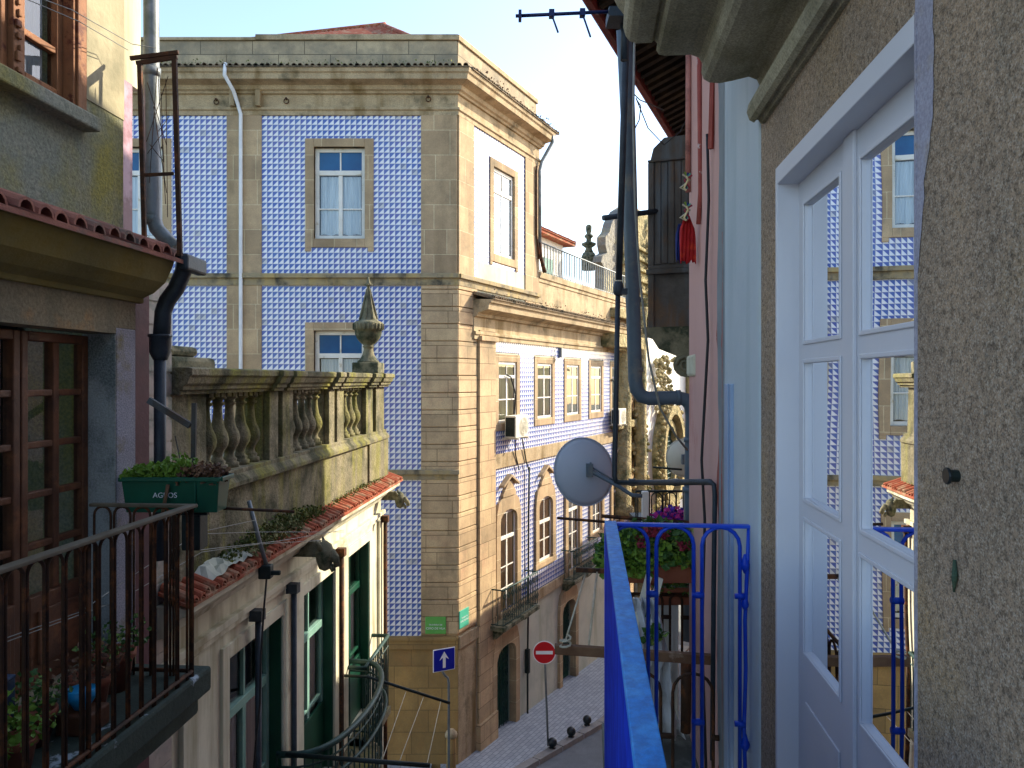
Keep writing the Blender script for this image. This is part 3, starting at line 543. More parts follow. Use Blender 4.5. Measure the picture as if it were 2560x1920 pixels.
while x < L2_:
    b.tube([(x, .1, 4.3), (x, .1, 3.6), (x+.03, .1, 3.45), (x+.09, .1, 3.4), (x+.15, .1, 3.45), (x+.18, .1, 3.6), (x+.18, .1, 4.3)], .011, 5, False); x += .24
b.build('terrace_railing', 'galv', wg)
for i, (x0, x1) in enumerate(((AX[0]-1.1, AX[0]+1.15), (AX[2]-1.0, AX[2]+1.35))):   # balconies with scrollwork
    b = MB(); b.box(x0-.05, x1+.05, -.52, -.03, -6.74, -6.62); b.prism([(-.03, -7.05), (-.2, -7.0), (-.4, -6.8), (-.48, -6.74), (-.03, -6.74)], 0, x0+.1, x0+.3)
    b.prism([(-.03, -7.05), (-.2, -7.0), (-.4, -6.8), (-.48, -6.74), (-.03, -6.74)], 0, x1-.3, x1-.1); bs = b.build('balcony', 'urn', wg, bevel=.012)
    b = MB(); yo = -.46
    for z in (-6.58, -5.64): b.tube([(x0, -.03, z), (x0, yo, z), (x1, yo, z), (x1, -.03, z)], .022 if z > -6 else .014, 6)
    n = int((x1-x0)/.115)
    for j in range(n+1):
        xx = x0+(x1-x0)*j/n; b.tube([(xx, yo, -6.58), (xx, yo, -5.64)], .011, 5)
        if j < n and j % 2 == 0:
            for zc, s_ in ((-6.36, 1), (-5.86, -1)):
                b.tube([(xx+.115+.09*(1-k/16)*math.cos(k*.7)*s_, yo, zc+.12*math.sin(k*.7)*(1-k/16)) for k in range(14)], .009, 5, False)
            b.tube([(xx+.03, yo, -6.2), (xx+.115, yo, -6.1), (xx+.2, yo, -6.2)], .008, 5, False)
    for y in (-.15, -.3):
        b.tube([(x0, y, -6.58), (x0, y, -5.64)], .011, 5); b.tube([(x1, y, -6.58), (x1, y, -5.64)], .011, 5)
    b.build('railing', 'greeniron', bs)
for k, d in enumerate(drs):
    xc = (d[0]+d[1])/2; b = MB(); y = .18; b.box(d[0], d[1], y, y+.08, d[2], d[3])
    for xx in (xc-.3, xc+.3): b.box(xx-.24, xx+.24, y-.02, y, d[2]+.7, -8.1); b.box(xx-.18, xx+.18, y-.035, y-.02, d[2]+.8, -8.2)
    dr = b.build('door', 'green', wg, bevel=.01)
    arch_surround(dr, xc, 1.2, 1.7, d[2], -7.75, -6.98, -.03, proud=.08)
    b = MB(); y = .12
    for j in range(9): xx = d[0]+.1+j*.13; b.tube([(xx, y, d[2]+.3), (xx, y, -7.4)], .012, 5)
    for j in range(7):
        zz = d[2]+.55+j*.36
        for xx in (xc-.3, xc+.3): b.tube([(xx+.2*(1-q/18)*math.cos(q*.6+j), y-.02, zz+.17*(1-q/18)*math.sin(q*.6+j)) for q in range(17)], .012, 5, False)
    b.build('grille', 'greeniron', dr)
b = MB(); xg = 4.05; b.tube([(xg, -.14, -2.6), (xg-.03, -.12, -4), (xg, -.1, -6.6), (xg-.05, -.1, -8.4), (xg-.05, -.1, -10)], .03, 8); b.box(xg-.11, xg+.01, -.16, -.04, -8.7, -8.0)
b.tube([(xg-.75, -.2, -1.6), (xg-.5, -.14, -1.75), (xg-.2, -.12, -2.4), (xg, -.12, -2.7)], .02, 6); b.build('downpipe', 'iron', wg)
b = MB(); b.tube([(8.6-2.5+.02, -.1, 1.0), (8.6-2.5+.02, -.1, .55)], .02); b.box(6.58, 6.66, -.14, -.03, .72, 1.05); b.tube([(L2_-.35, -.16, 1.3), (L2_-.35, -.16, -10.7)], .05, 8)
b.tube([(L2_-.15, -.16, 1.3), (L2_-.15, -.16, -10.7)], .035, 8); b.build('downpipe', 'pipesteel', wg)
# room on the terrace
pr = thing('rooftop_room', 'small cream room with a red tiled roof on the roof terrace', 'building', FB, (6.2, 2.6, 3.0))
x1, z1 = FB.hit(1418, 612, 2.6)
b = MB(); b.box(2, x1-.5, 2.6, 6, 3.0, z1-.1); b.build('wall', 'white_stucco', pr)
b = MB(); b.box(x1-2.6, x1-1.7, 2.55, 2.62, 3.2, 4.9); b.build('door', 'palegreen', pr)
b = MB(); b.add([(2, 2.2, z1), (x1, 2.2, z1), (x1-1.6, 4.3, z1+.7), (2, 4.3, z1+.9), (x1, 6.2, z1), (2, 6.2, z1), (2, 2.2, z1-.12), (x1, 2.2, z1-.12), (x1, 6.2, z1-.12), (2, 6.2, z1-.12)],
             [(0, 1, 2, 3), (1, 4, 2), (4, 5, 3, 2), (0, 6, 7, 1), (1, 7, 8, 4), (6, 9, 8, 7)]); tiles(b, 2, x1, 4.2, z1+.75, 2.15, z1+.02, .2, .07); b.build('roof', 'terracotta', pr)
# ================================================================ air conditioners
def aircon(px, label, x, z, w=.85, h=.62):
    a = thing('air_conditioner', label, 'air conditioner', FB, (x, -.12, z), 'air conditioning units on the wing'); y0, y1 = -.5, -.16
    b = MB(); b.box(x, x+w, y0, y1, z, z+h); b.build('casing', 'ac', a, bevel=.02)
    b = MB()
    for i in range(9): zz = z+.06+i*(h-.12)/8; b.box(x-.012, x, y0+.03, y1-.03, zz-.012, zz+.012)
    for i in range(5): yy = y0+.04+i*.065; b.box(x-.014, x-.002, yy-.004, yy+.004, z+.05, z+h-.05)
    b.box(x-.006, x-.001, y0+.03, y1-.03, z+.05, z+h-.05); b.build('side_grille', 'iron', a)
    b = MB(); c = (x+w*.6, z+h/2)
    for r in (.06, .13, .2, .25): b.tube([(c[0]+r*math.cos(t*PI/10), y0-.012, c[1]+r*math.sin(t*PI/10)) for t in range(21)], .007, 5, False)
    for t in range(8): b.tube([(c[0], y0-.012, c[1]), (c[0]+.25*math.cos(t*PI/4), y0-.012, c[1]+.25*math.sin(t*PI/4))], .006, 5)
    b.build('fan_guard', 'ac', a)
    b = MB(); b.box(x+.1, x+.14, y0-.05, -.03, z-.04, z); b.box(x+w-.14, x+w-.1, y0-.05, -.03, z-.04, z); b.build('bracket', 'ac', a)
    b = MB(); b.tube([(x+w*.8, -.12, z+h), (x+w*.8+.15, -.1, z+1.2), (x+w*.6, -.1, z+1.7), (x+w*.3, -.1, z+1.75)], .025, 6); b.tube([(x+.7*w, -.2, z), (x+.9*w, -.12, z-.5), (x+1.25*w, -.1, z-1.0)], .02, 6); b.build('hose', 'cable', a)
aircon(0, 'ivory air conditioner under the nearest upper window of the sunlit wing', 2.35, -1.62)
aircon(0, 'ivory air conditioner far along the wing, partly behind the thin dark pole', 11.6, -1.75)
# ================================================================ street signs
s = thing('street_plate', 'light green street name plate on the frontal face of the corner quoin', 'street sign', FA, (-1.9, -.06, -6.15))
(x0, z0), (x1, z1) = FA.hit(1063, 1585, -.08), FA.hit(1115, 1542, -.08); b = MB(); b.box(x0, x1, -.085, -.058, z0, z1); b.build('plate', 'signgreen', s, bevel=.01)
text(s, 'TRAVESSA DE', .055, FA, ((x0+x1)/2, -.089, (z0+z1)/2+.015), 'signwhite'); text(s, 'CIMO DE VILA', .075, FA, ((x0+x1)/2, -.089, (z0+z1)/2-.075), 'signwhite')
s = thing('street_plate', 'teal street name plate on the receding face of the corner quoin', 'street sign', FB, (.4, -.06, -6.1))
(x0, z0), (x1, z1) = FB.hit(1149, 1574, -.08), FB.hit(1172, 1530, -.08); b = MB(); b.box(x0, x1, -.085, -.058, z0, z0+.45); b.build('plate', 'signteal', s, bevel=.01)
text(s, 'TRAVESSA DE', .05, FB, ((x0+x1)/2, -.089, z0+.25), 'signwhite'); text(s, 'CIMO DE VILA', .065, FB, ((x0+x1)/2, -.089, z0+.17), 'signwhite')
# blue arrow sign on a bent pole
Fs = Fr((-1.62, 18.1), 26); s = thing('arrow_sign', 'square blue sign with a white upward arrow on a bent grey pole at the corner', 'traffic sign', Fs, (.12, .12, -9.7))
zc = -(1649-949)/1900*18.1; b = MB(); b.box(-.28, .28, -.012, .01, zc-.27, zc+.27); p = b.build('sign_board', 'signwhite', s, bevel=.02)
b = MB(); b.box(-.262, .262, -.016, -.012, zc-.252, zc+.252); b.build('blue_field', 'signblue', p)
b = MB(); b.prism([(-.035, zc-.19), (.035, zc-.19), (.035, zc+.06), (.12, zc+.0), (.0, zc+.2), (-.12, zc+.0), (-.035, zc+.06)], 1, -.021, -.017); b.build('arrow', 'signwhite', p)
b = MB(); b.tube([(-.05, .04, zc+.2), (-.02, .04, zc-.3), (.06, .08, zc-.42), (.16, .16, zc-.52), (.2, .2, zc-.66), (.2, .2, -9.75)], .03, 8); b.build('pole', 'galv', s)
# stone guard post at the corner
x, z = FA.hit(1128, 1800, -.35); gp = thing('guard_post', 'slim pale stone guard post at the foot of the building corner', 'post', FA, (x, -.35, -9.7))
b = MB(); b.lathe((x, -.35, -9.72), [(.12, 0), (.12, .9), (.1, .92), (.1, .98)], 12); b.build('shaft', 'ochre', gp); b = MB(); b.lathe((x, -.35, -8.76), [(.15, 0), (.16, .05), (.13, .12), (.08, .17), (.02, .2)], 12); b.build('cap', 'trim', gp)
# no-entry sign
def gw(Xw, Yw): return gz(bw(Xw, Yw)[0])
Xs, Ys = .86, 20.2; Fn = Fr((Xs, Ys), 0); zg = gw(Xs, Ys)+.13
s = thing('no_entry_sign', 'round red no entry sign with white bar on a thin steel pole', 'traffic sign', Fn, (0, 0, zg))
zc = -(1631-949)/1900*20.2; b = MB(); b.tube([(0.1, .03, zg), (.02, .03, zc-.3), (0, .03, zc+.2)], .03, 10); b.build('pole', 'galv', s)
def disc(r, y0, y1, cx=0, cz=0, n=36): return MB().prism([(cx+r*math.cos(2*PI*i/n), cz+r*math.sin(2*PI*i/n)) for i in range(n)], 1, y0, y1)
d = disc(.31, -.012, 0, 0, zc).build('sign_face', 'signwhite', s); disc(.285, -.016, -.012, 0, zc).build('red_disc', 'signred', d)
b = MB(); b.box(-.225, .225, -.02, -.0165, zc-.045, zc+.045); b.build('white_bar', 'signwhite', d)
# ball bollards
for px, py, Yb, lb in ((1381, 1874, 20.1, 'black ball bollard nearest the no entry pole'), (1428, 1837, 20.9, 'middle black ball bollard of the three on the kerb'), (1468, 1800, 21.8, 'black ball bollard farthest down the pavement')):
    Xb = (px-1280)/1900*Yb; zg = gw(Xb, Yb)+.13; a = thing('ball_bollard', lb, 'bollard', W_, (Xb, Yb, zg), 'ball bollards along the kerb')
    b = MB(); b.lathe((Xb, Yb, zg), [(.001, .0), (.07, .01)]+[(.125*math.sin(PI*i/12), .155-.125*math.cos(PI*i/12)) for i in range(2, 13)], 20); b.build('ball', 'blackball', a)
    b = MB(); b.lathe((Xb, Yb, zg), [(.09, 0), (.09, .025), (.05, .04)], 14); b.build('foot', 'blackball', a)
# ================================================================ left: house with balustrade (frame FL: x along street, y = distance to the left)
D2 = 3.0
bh = thing('balustrade_house', 'house with a mossy stone balustrade, red tile eave and green glazed doors on the left', 'building', FL, (5, D2, -9.9))
def tl(px, D=D2): return FL.hit(px, 949, D)[0]
dd = [(tl(567), tl(702), -4.9, -2.45), (tl(754), tl(831), -4.9, -2.43), (tl(866), tl(920), -4.9, -2.4)]
TE = tl(952)
b = MB(); b.sheet(4.7, TE, -9.9, -1.6, dd, D2, .3); b.add([(TE, D2, -9.9), (TE, 9, -9.9), (TE, 9, -.95), (TE, D2, -.95)], [(0, 1, 2, 3)]); b.build('wall', 'cream', bh)
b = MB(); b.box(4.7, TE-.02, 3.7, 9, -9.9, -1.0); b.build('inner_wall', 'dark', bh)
b = MB(); b.box(4.7, TE, 3.05, 9, -1.1, -.93); b.build('terrace', 'lichen', bh)
b = MB(); b.box(5.52, TE+.0, 2.93, 3.15, -1.62, -.92); b.box(TE-1.05, TE+.1, 2.9, 3.15, -1.6, -.92); b.build('plinth', 'lichen', bh, bevel=.012)
b = MB(); b.prism([(2.93, -.95), (2.87, -.93), (2.87, -.89), (2.92, -.83), (2.92, -.79), (3.22, -.79), (3.22, -.95)], 0, 5.53, TE+.05); b.build('base_rail', 'lichen', bh, bevel=.006)
capp = [(2.93, -.115), (2.93, -.085), (2.9, -.08), (2.9, -.05), (2.87, -.03), (2.85, .02), (2.83, .035), (2.83, .085), (2.86, .094), (3.26, .094), (3.28, .03), (3.2, -.115)]
b = MB(); b.prism(capp, 0, 5.52, TE+.25); b.build('coping', 'lichen', bh, bevel=.006)
bays = [(tl(517), tl(655), 5), (tl(722), tl(808), 5), (tl(850), tl(903), 4)]
piers = [(5.52, bays[0][0]), (bays[0][1], bays[1][0]), (bays[1][1], bays[2][0]), (bays[2][1], TE)]
for i, (x0, x1) in enumerate(piers):
    b = MB(); b.box(x0, x1, 3.0, 3.2, -.795, -.11); w = (x1-x0)
    if i: b.box(x0+.03, x0+w*.36, 2.935, 3.0, -1.5, -.11); b.box(x0+w*.52, x1-.04, 2.935, 3.0, -1.5, -.11)
    b.build('pier', 'lichen', bh, bevel=.01)
    if i:
        b = MB()
        for q0, q1 in ((x0+.01, x0+w*.38), (x0+w*.5, x1-.02)): b.prism([(y-.05, z+.001) for y, z in capp[:9]]+[(2.93, .096), (2.95, -.1)], 0, q0, q1)
        b.build('coping', 'lichen', bh, bevel=.006)
bp = [(r*1.14, z) for r, z in [(.075, 0), (.075, .05), (.055, .055), (.06, .08), (.042, .1), (.036, .13), (.05, .17), (.076, .22), (.083, .27), (.074, .32), (.05, .38), (.037, .46), (.032, .54), (.034, .565), (.052, .575), (.052, .59), (.036, .6), (.042, .62), (.066, .63), (.066, .685)]]
for x0, x1, n in bays:
    st = (x1-x0)/n
    for k in range(n): b = MB(); b.lathe((x0+st*(k+.5), 3.07, -.795), bp, 14); b.build('baluster', 'lichen', bh)
    b = MB(); b.box(x0, x1, 3.0, 3.14, -.15, -.112)
    for k in range(n*2): b.box(x0+st*k/2+.01, x0+st*(k+1)/2-.02, 2.985, 3.0, -.15, -.113)
    b.build('dentil', 'lichen', bh)
# corner urn
ux = tl(921, 3.06); uc = (ux, 3.06, .094)
fu = MB(); fu.box(ux-.2, ux+.2, 2.86, 3.26, .094, .26); u_ = fu.build('finial', 'urn', bh, bevel=.015)
b = MB(); b.lathe((ux, 3.06, .26), [(.17, 0), (.165, .02), (.13, .05), (.09, .12), (.072, .19), (.07, .225), (.085, .235), (.085, .25), (.07, .26), (.12, .3), (.17, .36), (.2, .43), (.205, .49), (.225, .495), (.225, .6), (.2, .62), (.15, .64), (.13, .67), (.1, .76), (.07, .9), (.045, 1.02), (.025, 1.12), (.022, 1.15), (.035, 1.17), (.045, 1.2), (.03, 1.22), (.022, 1.25), (.012, 1.3)], 18)
for k in range(8): a = k*PI/4; b.tube([(ux+.14*math.cos(a), 3.06+.14*math.sin(a), .92), (ux+.025*math.cos(a), 3.06+.025*math.sin(a), 1.38)], .012, 5)
for k in range(4): a = k*PI/2; b.tube([(ux, 3.06, 1.44), (ux+.065*math.cos(a), 3.06+.065*math.sin(a), 1.45)], [.03, .008], 6)
for k in range(24): a = k*PI/12; b.tube([(ux+.228*math.cos(a), 3.06+.228*math.sin(a), .765), (ux+.228*math.cos(a), 3.06+.228*math.sin(a), .85)], .01, 5)
b.build('urn', 'urn', u_)
b = MB(); b.box(6.1, 6.9, 3.3, 3.8, -.2, .2); b.box(6.1, 6.6, 3.32, 3.78, .2, .29); b.build('parapet_stone', 'urn', bh, bevel=.04)
# eave tiles + cornice under them
b = MB(); tiles(b, 5.35, TE+.35, 2.97, -1.53, 2.73, -1.63, .12, .05, 6); b.build('tile_course', 'terracotta', bh)
ep = [(2.76, -1.665), (2.76, -1.72), (2.8, -1.73), (2.86, -1.8), (2.9, -1.82), (2.93, -1.88), (3.0, -1.9), (3.0, -1.64)]
b = MB(); b.prism(ep, 0, 5.3, TE+.3); b.build('cornice', 'cream', bh, bevel=.008)
b = MB(); b.box(5.2, TE+.08, 2.94, 3.0, -2.14, -2.08); b.box(5.2, TE+.05, 2.965, 3.0, -2.2, -2.14); b.build('string_course', 'cream', bh, bevel=.006)
for x in (5.75, tl(738), tl(856), TE-.12):
    b = MB(); b.box(x-.12, x+.12, 2.955, 3.0, -9.9, -2.2); b.build('pilaster', 'cream', bh, bevel=.006)
for i, (x0, x1, z0, z1) in enumerate(dd):
    b = MB(); b.box(x0-.13, x0, 2.97, 3.02, z0, z1+.13); b.box(x1, x1+.13, 2.97, 3.02, z0, z1+.13); b.box(x0, x1, 2.97, 3.02, z1, z1+.13)
    sr = b.build('door_surround', 'cream', bh, bevel=.006)
    o = casement(bh, x0+.02, x1-.03, z0, z1, 3.11, transom=z1-.62, bars=(z0+.95,), mat='palegreen' if i < 2 else 'green', curtain='whitecurtain', fw=.075, cd=.07, cfold=.006, name='door')
    b = MB(); b.box(x1-.03, x1-.002, 2.99, 3.2, z0, z1-.002); b.box(x0+.1, x1-.04, 3.095, 3.13, z0, z0+.85); b.build('shutter', 'green', o, bevel=.004)
for t, D in ((tl(646, 2.9), 2.9), (tl(735, 2.9), 2.9), (tl(854, 2.9), 2.9), (TE-.1, 2.9)):
    b = MB(); b.tube([(t, D, -2.2), (t, D, -9.9)], .032, 8); b.box(t-.05, t+.05, D-.05, D+.07, -2.25, -2.15); b.build('downpipe', 'rust' if t > 9 else 'pipedark', bh)  # dark tubes standing in for shadow strips and brown boards between doors
def gargoyle(t, z, s=1):
    b = MB(); b.box(t-.05*s, t+.05*s, 2.72, 3.0, z-.05*s, z+.08*s)
    b.lathe((t, 2.66, z-.06*s), [(.01, -.12*s), (.05*s, -.1*s), (.075*s, -.03*s), (.085*s, .04*s), (.06*s, .11*s), (.02*s, .14*s)], 10)
    b.tube([(t, 2.6, z-.02), (t, 2.54, z-.08), (t, 2.52, z-.14*s)], [.05*s, .035*s, .03*s], 8); b.tube([(t, 2.6, z-.12*s), (t, 2.56, z-.18*s)], .022*s, 6)
    for q in (-1, 1): b.tube([(t+q*.05*s, 2.68, z+.02), (t+q*.09*s, 2.72, z+.1*s)], [.03*s, .01], 6)
    return b.build('gargoyle', 'urn', bh)
gargoyle(tl(812, 2.66), -1.86, 1.25); gargoyle(TE-.15, -1.84, 1.0)
# bowed balcony and the small one beyond it
def rail_panel(mb, P, z0, z1, n, r=.009):
    for i in range(n+1):
        f = i/n; p = P(f); mb.tube([(p[0], p[1], z0), (p[0], p[1], z1)], r, 5)
        if i < n and i % 2 == 0:
            q = P(f+.5/n); e = P(f+1/n)
            for zc in (z0+(z1-z0)*.25, z0+(z1-z0)*.72): mb.tube([(q[0]+(e[0]-p[0])*.35*math.cos(k*.75), q[1]+(e[1]-p[1])*.35*math.cos(k*.75), zc+.07*math.sin(k*.75)) for k in range(9)], .007, 5, False)
bow = lambda f: (8.9-1.3*math.cos(PI*f), 3.0-.66*math.sin(PI*f)**.6)
b = MB(); pts = [bow(i/20) for i in range(21)]; b.prism([(x, y) for x, y in pts], 2, -5.02, -4.9); bl = b.build('balcony', 'lichen', bh, bevel=.01)
b = MB(); b.tube([(x, y, -3.85) for x, y in pts], .035, 8); b.tube([(x, y, -3.98) for x, y in pts], .012, 6); b.tube([(x, y, -4.8) for x, y in pts], .014, 6); b.tube([(x, y-.06, -4.15) for x, y in pts[3:-3]], .02, 6)
rail_panel(b, bow, -4.88, -3.87, 26); b.build('railing', 'greeniron', bl)
b = MB(); x0, x1 = dd[2][0]-.08, dd[2][1]+.1; b.box(x0, x1, 2.68, 3.0, -5.0, -4.9); bl = b.build('balcony', 'lichen', bh)
b = MB(); b.tube([(x0, 3, -3.85), (x0, 2.72, -3.85), (x1, 2.72, -3.85), (x1, 3, -3.85)], .028, 8); b.tube([(x0, 2.72, -4.0), (x1, 2.72, -4.0)], .01, 5); rail_panel(b, lambda f: (x0+(x1-x0)*f, 2.72), -4.9, -3.86, 14); b.build('railing', 'greeniron', bl)
# moss and weeds on the ledge
b = MB(); leaves(b, 6.1, 8.6, 2.82, 2.93, -1.57, -1.36, 1900, .036, up=.8); leaves(b, 8.6, 11.8, 2.86, 2.92, -1.58, -1.47, 900, .028, up=.8)
tag(b.build('ledge_weeds', 'moss', None, FL, (7, 2.9, -1.55)), 'straggling green weeds along the ledge between balustrade and red tiles', 'weeds', kind='stuff')
b = MB(); leaves(b, 6.4, 7.8, 2.74, 2.9, -1.57, -1.36, 420, .04, up=.8)
tag(b.build('ledge_fern', 'moss2', None, FL, (7, 2.9, -1.55)), 'dry grass tufts spilling over the red tiles beside the grey aerial stick', 'grass', kind='stuff')
b = MB(); rr = random.Random(2); vs = []; N = 12
for i in range(N+1):
    for j in range(5): vs.append((5.75+i*.07, 2.78+j*.045+rr.uniform(-.01, .01), -1.55+.02*j+rr.uniform(-.012, .03)*(1 if 0 < i < N else 0)-(.03 if i in (0, N) else 0)))
b.add(vs, [(i*5+j, i*5+j+1, (i+1)*5+j+1, (i+1)*5+j) for i in range(N) for j in range(4)]); b.build('mortar_patch', 'plaster', bh)
# ================================================================ far left: near house L1
nh = thing('mossy_house', 'near left house with stained mossy render, orange window and a rusty balcony', 'building', FL, (4, 2.6, -9.9))
TC = 4.57
b = MB(); b.box(4.2, TC, 2.674, 2.68, 1.56, 5.2); b.build('painted_sun_patch', 'sunlitcream', nh); b = MB(); b.sheet(1.4, TC, .5, 5.2, [(2.3, 4.18, 1.46, 3.0)], 2.68, .15); b.add([(TC, 2.68, -9.9), (TC, 9, -9.9), (TC, 9, 5.2), (TC, 2.68, 5.2)], [(0, 1, 2, 3)]); b.build('wall', 'mossy', nh)  # cream patch painted in for the sunlit top of the wall
b = MB(); b.sheet(1.4, 4.36, -1.6, .5, [(2.6, 4.36, -1.6, .265)], 2.6, .18); b.sheet(1.4, TC, -9.9, -1.6, [], 2.6, .2); b.box(4.36, TC-.002, 2.602, 2.67, .3, .5); b.build('lintel', 'brownstone', nh)
b = MB(); b.box(4.36, TC, 2.6, 2.72, -9.9, .3); b.build('door_jamb', 'speckle', nh, bevel=.01)
b = MB(); b.box(4.352, 4.36, 2.602, 2.8, -1.6, .262); b.build('door_reveal', 'jamb', nh)
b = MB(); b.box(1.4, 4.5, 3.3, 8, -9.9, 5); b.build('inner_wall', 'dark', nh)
# upper window
ow = casement(nh, 3.74-.02, 4.06, 1.5, 2.9, 2.72, cols=1, bars=(1.75, 2.15, 2.55), fw=.045, mat='orangewood', curtain='whitecurtain', topcurtain=True, cd=.065, cfold=.004)
ow2 = casement(nh, 3.1, 3.64, 1.5, 2.9, 2.72, cols=1, bars=(1.75, 2.15, 2.55), fw=.045, mat='orangewood', curtain='whitecurtain', topcurtain=True, cd=.065, cfold=.004)
for o_, q0, q1 in ((ow, 3.74, 4.04), (ow2, 3.12, 3.62)): b = MB(); b.add([(q0, 2.75, 2.37), (q1, 2.75, 2.37), (q1, 2.75, 2.88), (q0, 2.75, 2.88)], [(0, 1, 2, 3)]); b.build('pane', 'sunglass', o_)  # second, glossier panes over the top row, added to reflect the sun
b = MB(); b.box(4.06, 4.18, 2.66, 2.76, 1.46, 3.0); b.box(4.08, 4.11, 2.645, 2.66, 1.46, 3); b.box(3.64, 3.72, 2.69, 2.76, 1.46, 3.0); b.box(2.3, 4.06, 2.68, 2.76, 1.44, 1.5)
for i in range(26): z = 1.5+i*.055; b.box(3.655+random.uniform(-.01, .015), 3.675+random.uniform(0, .02), 2.675, 2.69, z, z+random.uniform(.02, .05))
b.build('window_frame', 'orangewood', nh, bevel=.005)
b = MB(); b.box(1.5, 4.2, 2.59, 2.7, 1.37, 1.45); b.build('sill', 'mossy', nh, bevel=.01)
# small tiled eave over the balcony
b = MB(); tiles(b, 1.2, 4.58, 2.68, .86, 2.33, .73, .135, .055, 6); b.build('tile_course', 'oldred', nh)
b = MB(); b.prism([(2.37, .715), (2.39, .66), (2.43, .58), (2.5, .52), (2.58, .485), (2.62, .46), (2.7, .46), (2.7, .8)], 0, 1, 4.6); b.prism([(2.57, .46), (2.57, .5), (2.62, .5), (2.62, .46)], 0, 1, 4.61); b.build('cove', 'coved', nh, bevel=.01)
# balcony door leaves
x0 = FL.hit(45, 949, 2.78)[0]/.96
for a, c in ((x0, 4.35), (x0-.54, x0-.01)):
    o = casement(nh, a, c, -1.6, .25, 2.76, cols=2, bars=(-.07, -.34, -.6, -.865), fw=.05, mat='brownwood', curtain=None, name='balcony_door')
    b = MB(); b.box(a+.05, c-.05, 2.75, 2.8, -1.55, -1.12); b.box(a+.1, c-.1, 2.735, 2.75, -1.48, -1.2); b.build('panel', 'brownwood', o, bevel=.006)
# balcony slab and rusty railing
b = MB(); b.box(1.0, 4.3, 2.0, 2.6, -1.74, -1.6); b.box(1.0, 4.27, 2.06, 2.6, -1.86, -1.74); bs = b.build('balcony', 'slabgreen', nh, bevel=.02)
def arches(mb, P, L, z0, z1, pitch, gap, r, collars=(), flat=False):
    """row of hooped bars: P(s) gives (x, y) at s metres along the railing"""
    n = int(L/pitch)
    for i in range(n):
        a = i*pitch+gap/2; c = (i+1)*pitch-gap/2; m = (a+c)/2; h = (c-a)/2; pts = [(*P(a), z0)]
        for k in range(9): t = PI-PI*k/8; pts.append((*P(m+h*math.cos(t)), z1-h+h*math.sin(t)))
        pts.append((*P(c), z0)); mb.tube(pts, r, 6)
    for z in collars:
        for i in range(n+1):
            s_ = i*pitch; p, q = P(max(0, s_-gap/2-r)), P(min(L, s_+gap/2+r)); mb.tube([(*p, z), (*q, z)], r*1.7, 6)
b = MB(); arches(b, lambda s: (1.2+s, 2.03), 2.92, -1.6, -.69, .115, .018, .0075); arches(b, lambda s: (4.12, 2.03+s), .56, -1.6, -.69, .112, .018, .0075); b.tube([(1.0, 2.03, -1.57), (4.12, 2.03, -1.57), (4.12, 2.6, -1.57)], .012, 6)
for s in (2.2, 3.2, 4.12): b.tube([(s, 2.03, -1.6), (s, 2.03, -.68)], .012, 6)
rl_ = b.build('railing', 'rust', bs)
b = MB(); b.box(1.0, 4.14, 2.005, 2.055, -.69, -.672); b.box(4.1, 4.14, 2.055, 2.6, -.69, -.672); b.build('handrail', 'railtop', rl_, bevel=.004)
for o_ in [nh, *nh.children_recursive]:                                # true spacing along the street
    if o_.type == 'MESH':
        for v_ in o_.data.vertices: v_.co.x = (v_.co.x+4)*.96-4
# side strips beyond the corner
ss = thing('side_strip_house', 'narrow slice of house with pink and pale wall tiles behind the drainpipes', 'building', FL, (5, 2.8, -9.9))
b = MB(); b.box(4.393, 4.6, 2.75, 2.9, .78, 1.86); b.build('upper_tiles', 'pinktile', ss); b = MB(); b.box(4.393, 4.74, 2.72, 2.9, -9.9, .78); b.build('maroon_edge', 'maroon', ss)
b = MB(); b.box(4.745, 5.5, 2.99, 6, -9.9, .72)
for z in [-3+i*.17 for i in range(22)]: b.box(4.73, 5.5, 2.98, 2.99, z, z+.15)
b.build('tile_panel', 'paletile', ss); b = MB(); b.box(4.393, 4.71, 2.76, 2.95, 1.86, 5.2); b.build('upper_wall', 'cream', ss)
# downpipes at the corner
def ppts(lst, Y): return [((px-1280)/1900*y, y, (949-py)/1900*y) for px, py, y in [(p[0], p[1], p[2] if len(p) > 2 else Y) for p in lst]]
t = thing('drainpipe', 'fat grey drainpipe running down the corner of the mossy house to its red eave', 'drainpipe', W_, ppts([(378, 540)], 4.7)[0])
b = MB(); b.tube(ppts([(376, -300), (378, 0), (380, 300), (384, 545), (392, 572), (410, 592), (438, 622)], 4.72), .046, 12); b.build('pipe', 'pipesteel', t)
for py in (190, 560): b = MB(); p = ppts([(380, py)], 4.72)[0]; b.lathe((p[0], p[1], p[2]), [(.052, 0), (.052, .05)], 12); b.build('collar', 'pipesteel', t)
t = thing('drainpipe', 'dark cast drainpipe with a box hopper, curving in under the red eave', 'drainpipe', W_, ppts([(400, 1180)], 4.75)[0])
b = MB(); b.tube(ppts([(462, 640), (458, 680), (440, 722), (418, 752), (408, 780), (403, 850)], 4.75), .05, 12); b.tube(ppts([(400, 880), (400, 1400)], 4.75), .036, 10); b.build('pipe', 'pipedark', t)
p = ppts([(400, 892)], 4.75)[0]; b = MB(); b.lathe(p, [(.04, -.02), (.05, .0), (.062, .03), (.062, .12), (.07, .125), (.07, .14), (.05, .14)], 8); b.build('hopper', 'pipedark', t)
p = ppts([(466, 655)], 4.7)[0]; b = MB(); b.box(p[0]-.02, p[0]+.05, 4.6, 4.9, p[2]-.06, p[2]+.04); b.build('gutter_end', 'pipedark', t, bevel=.015)
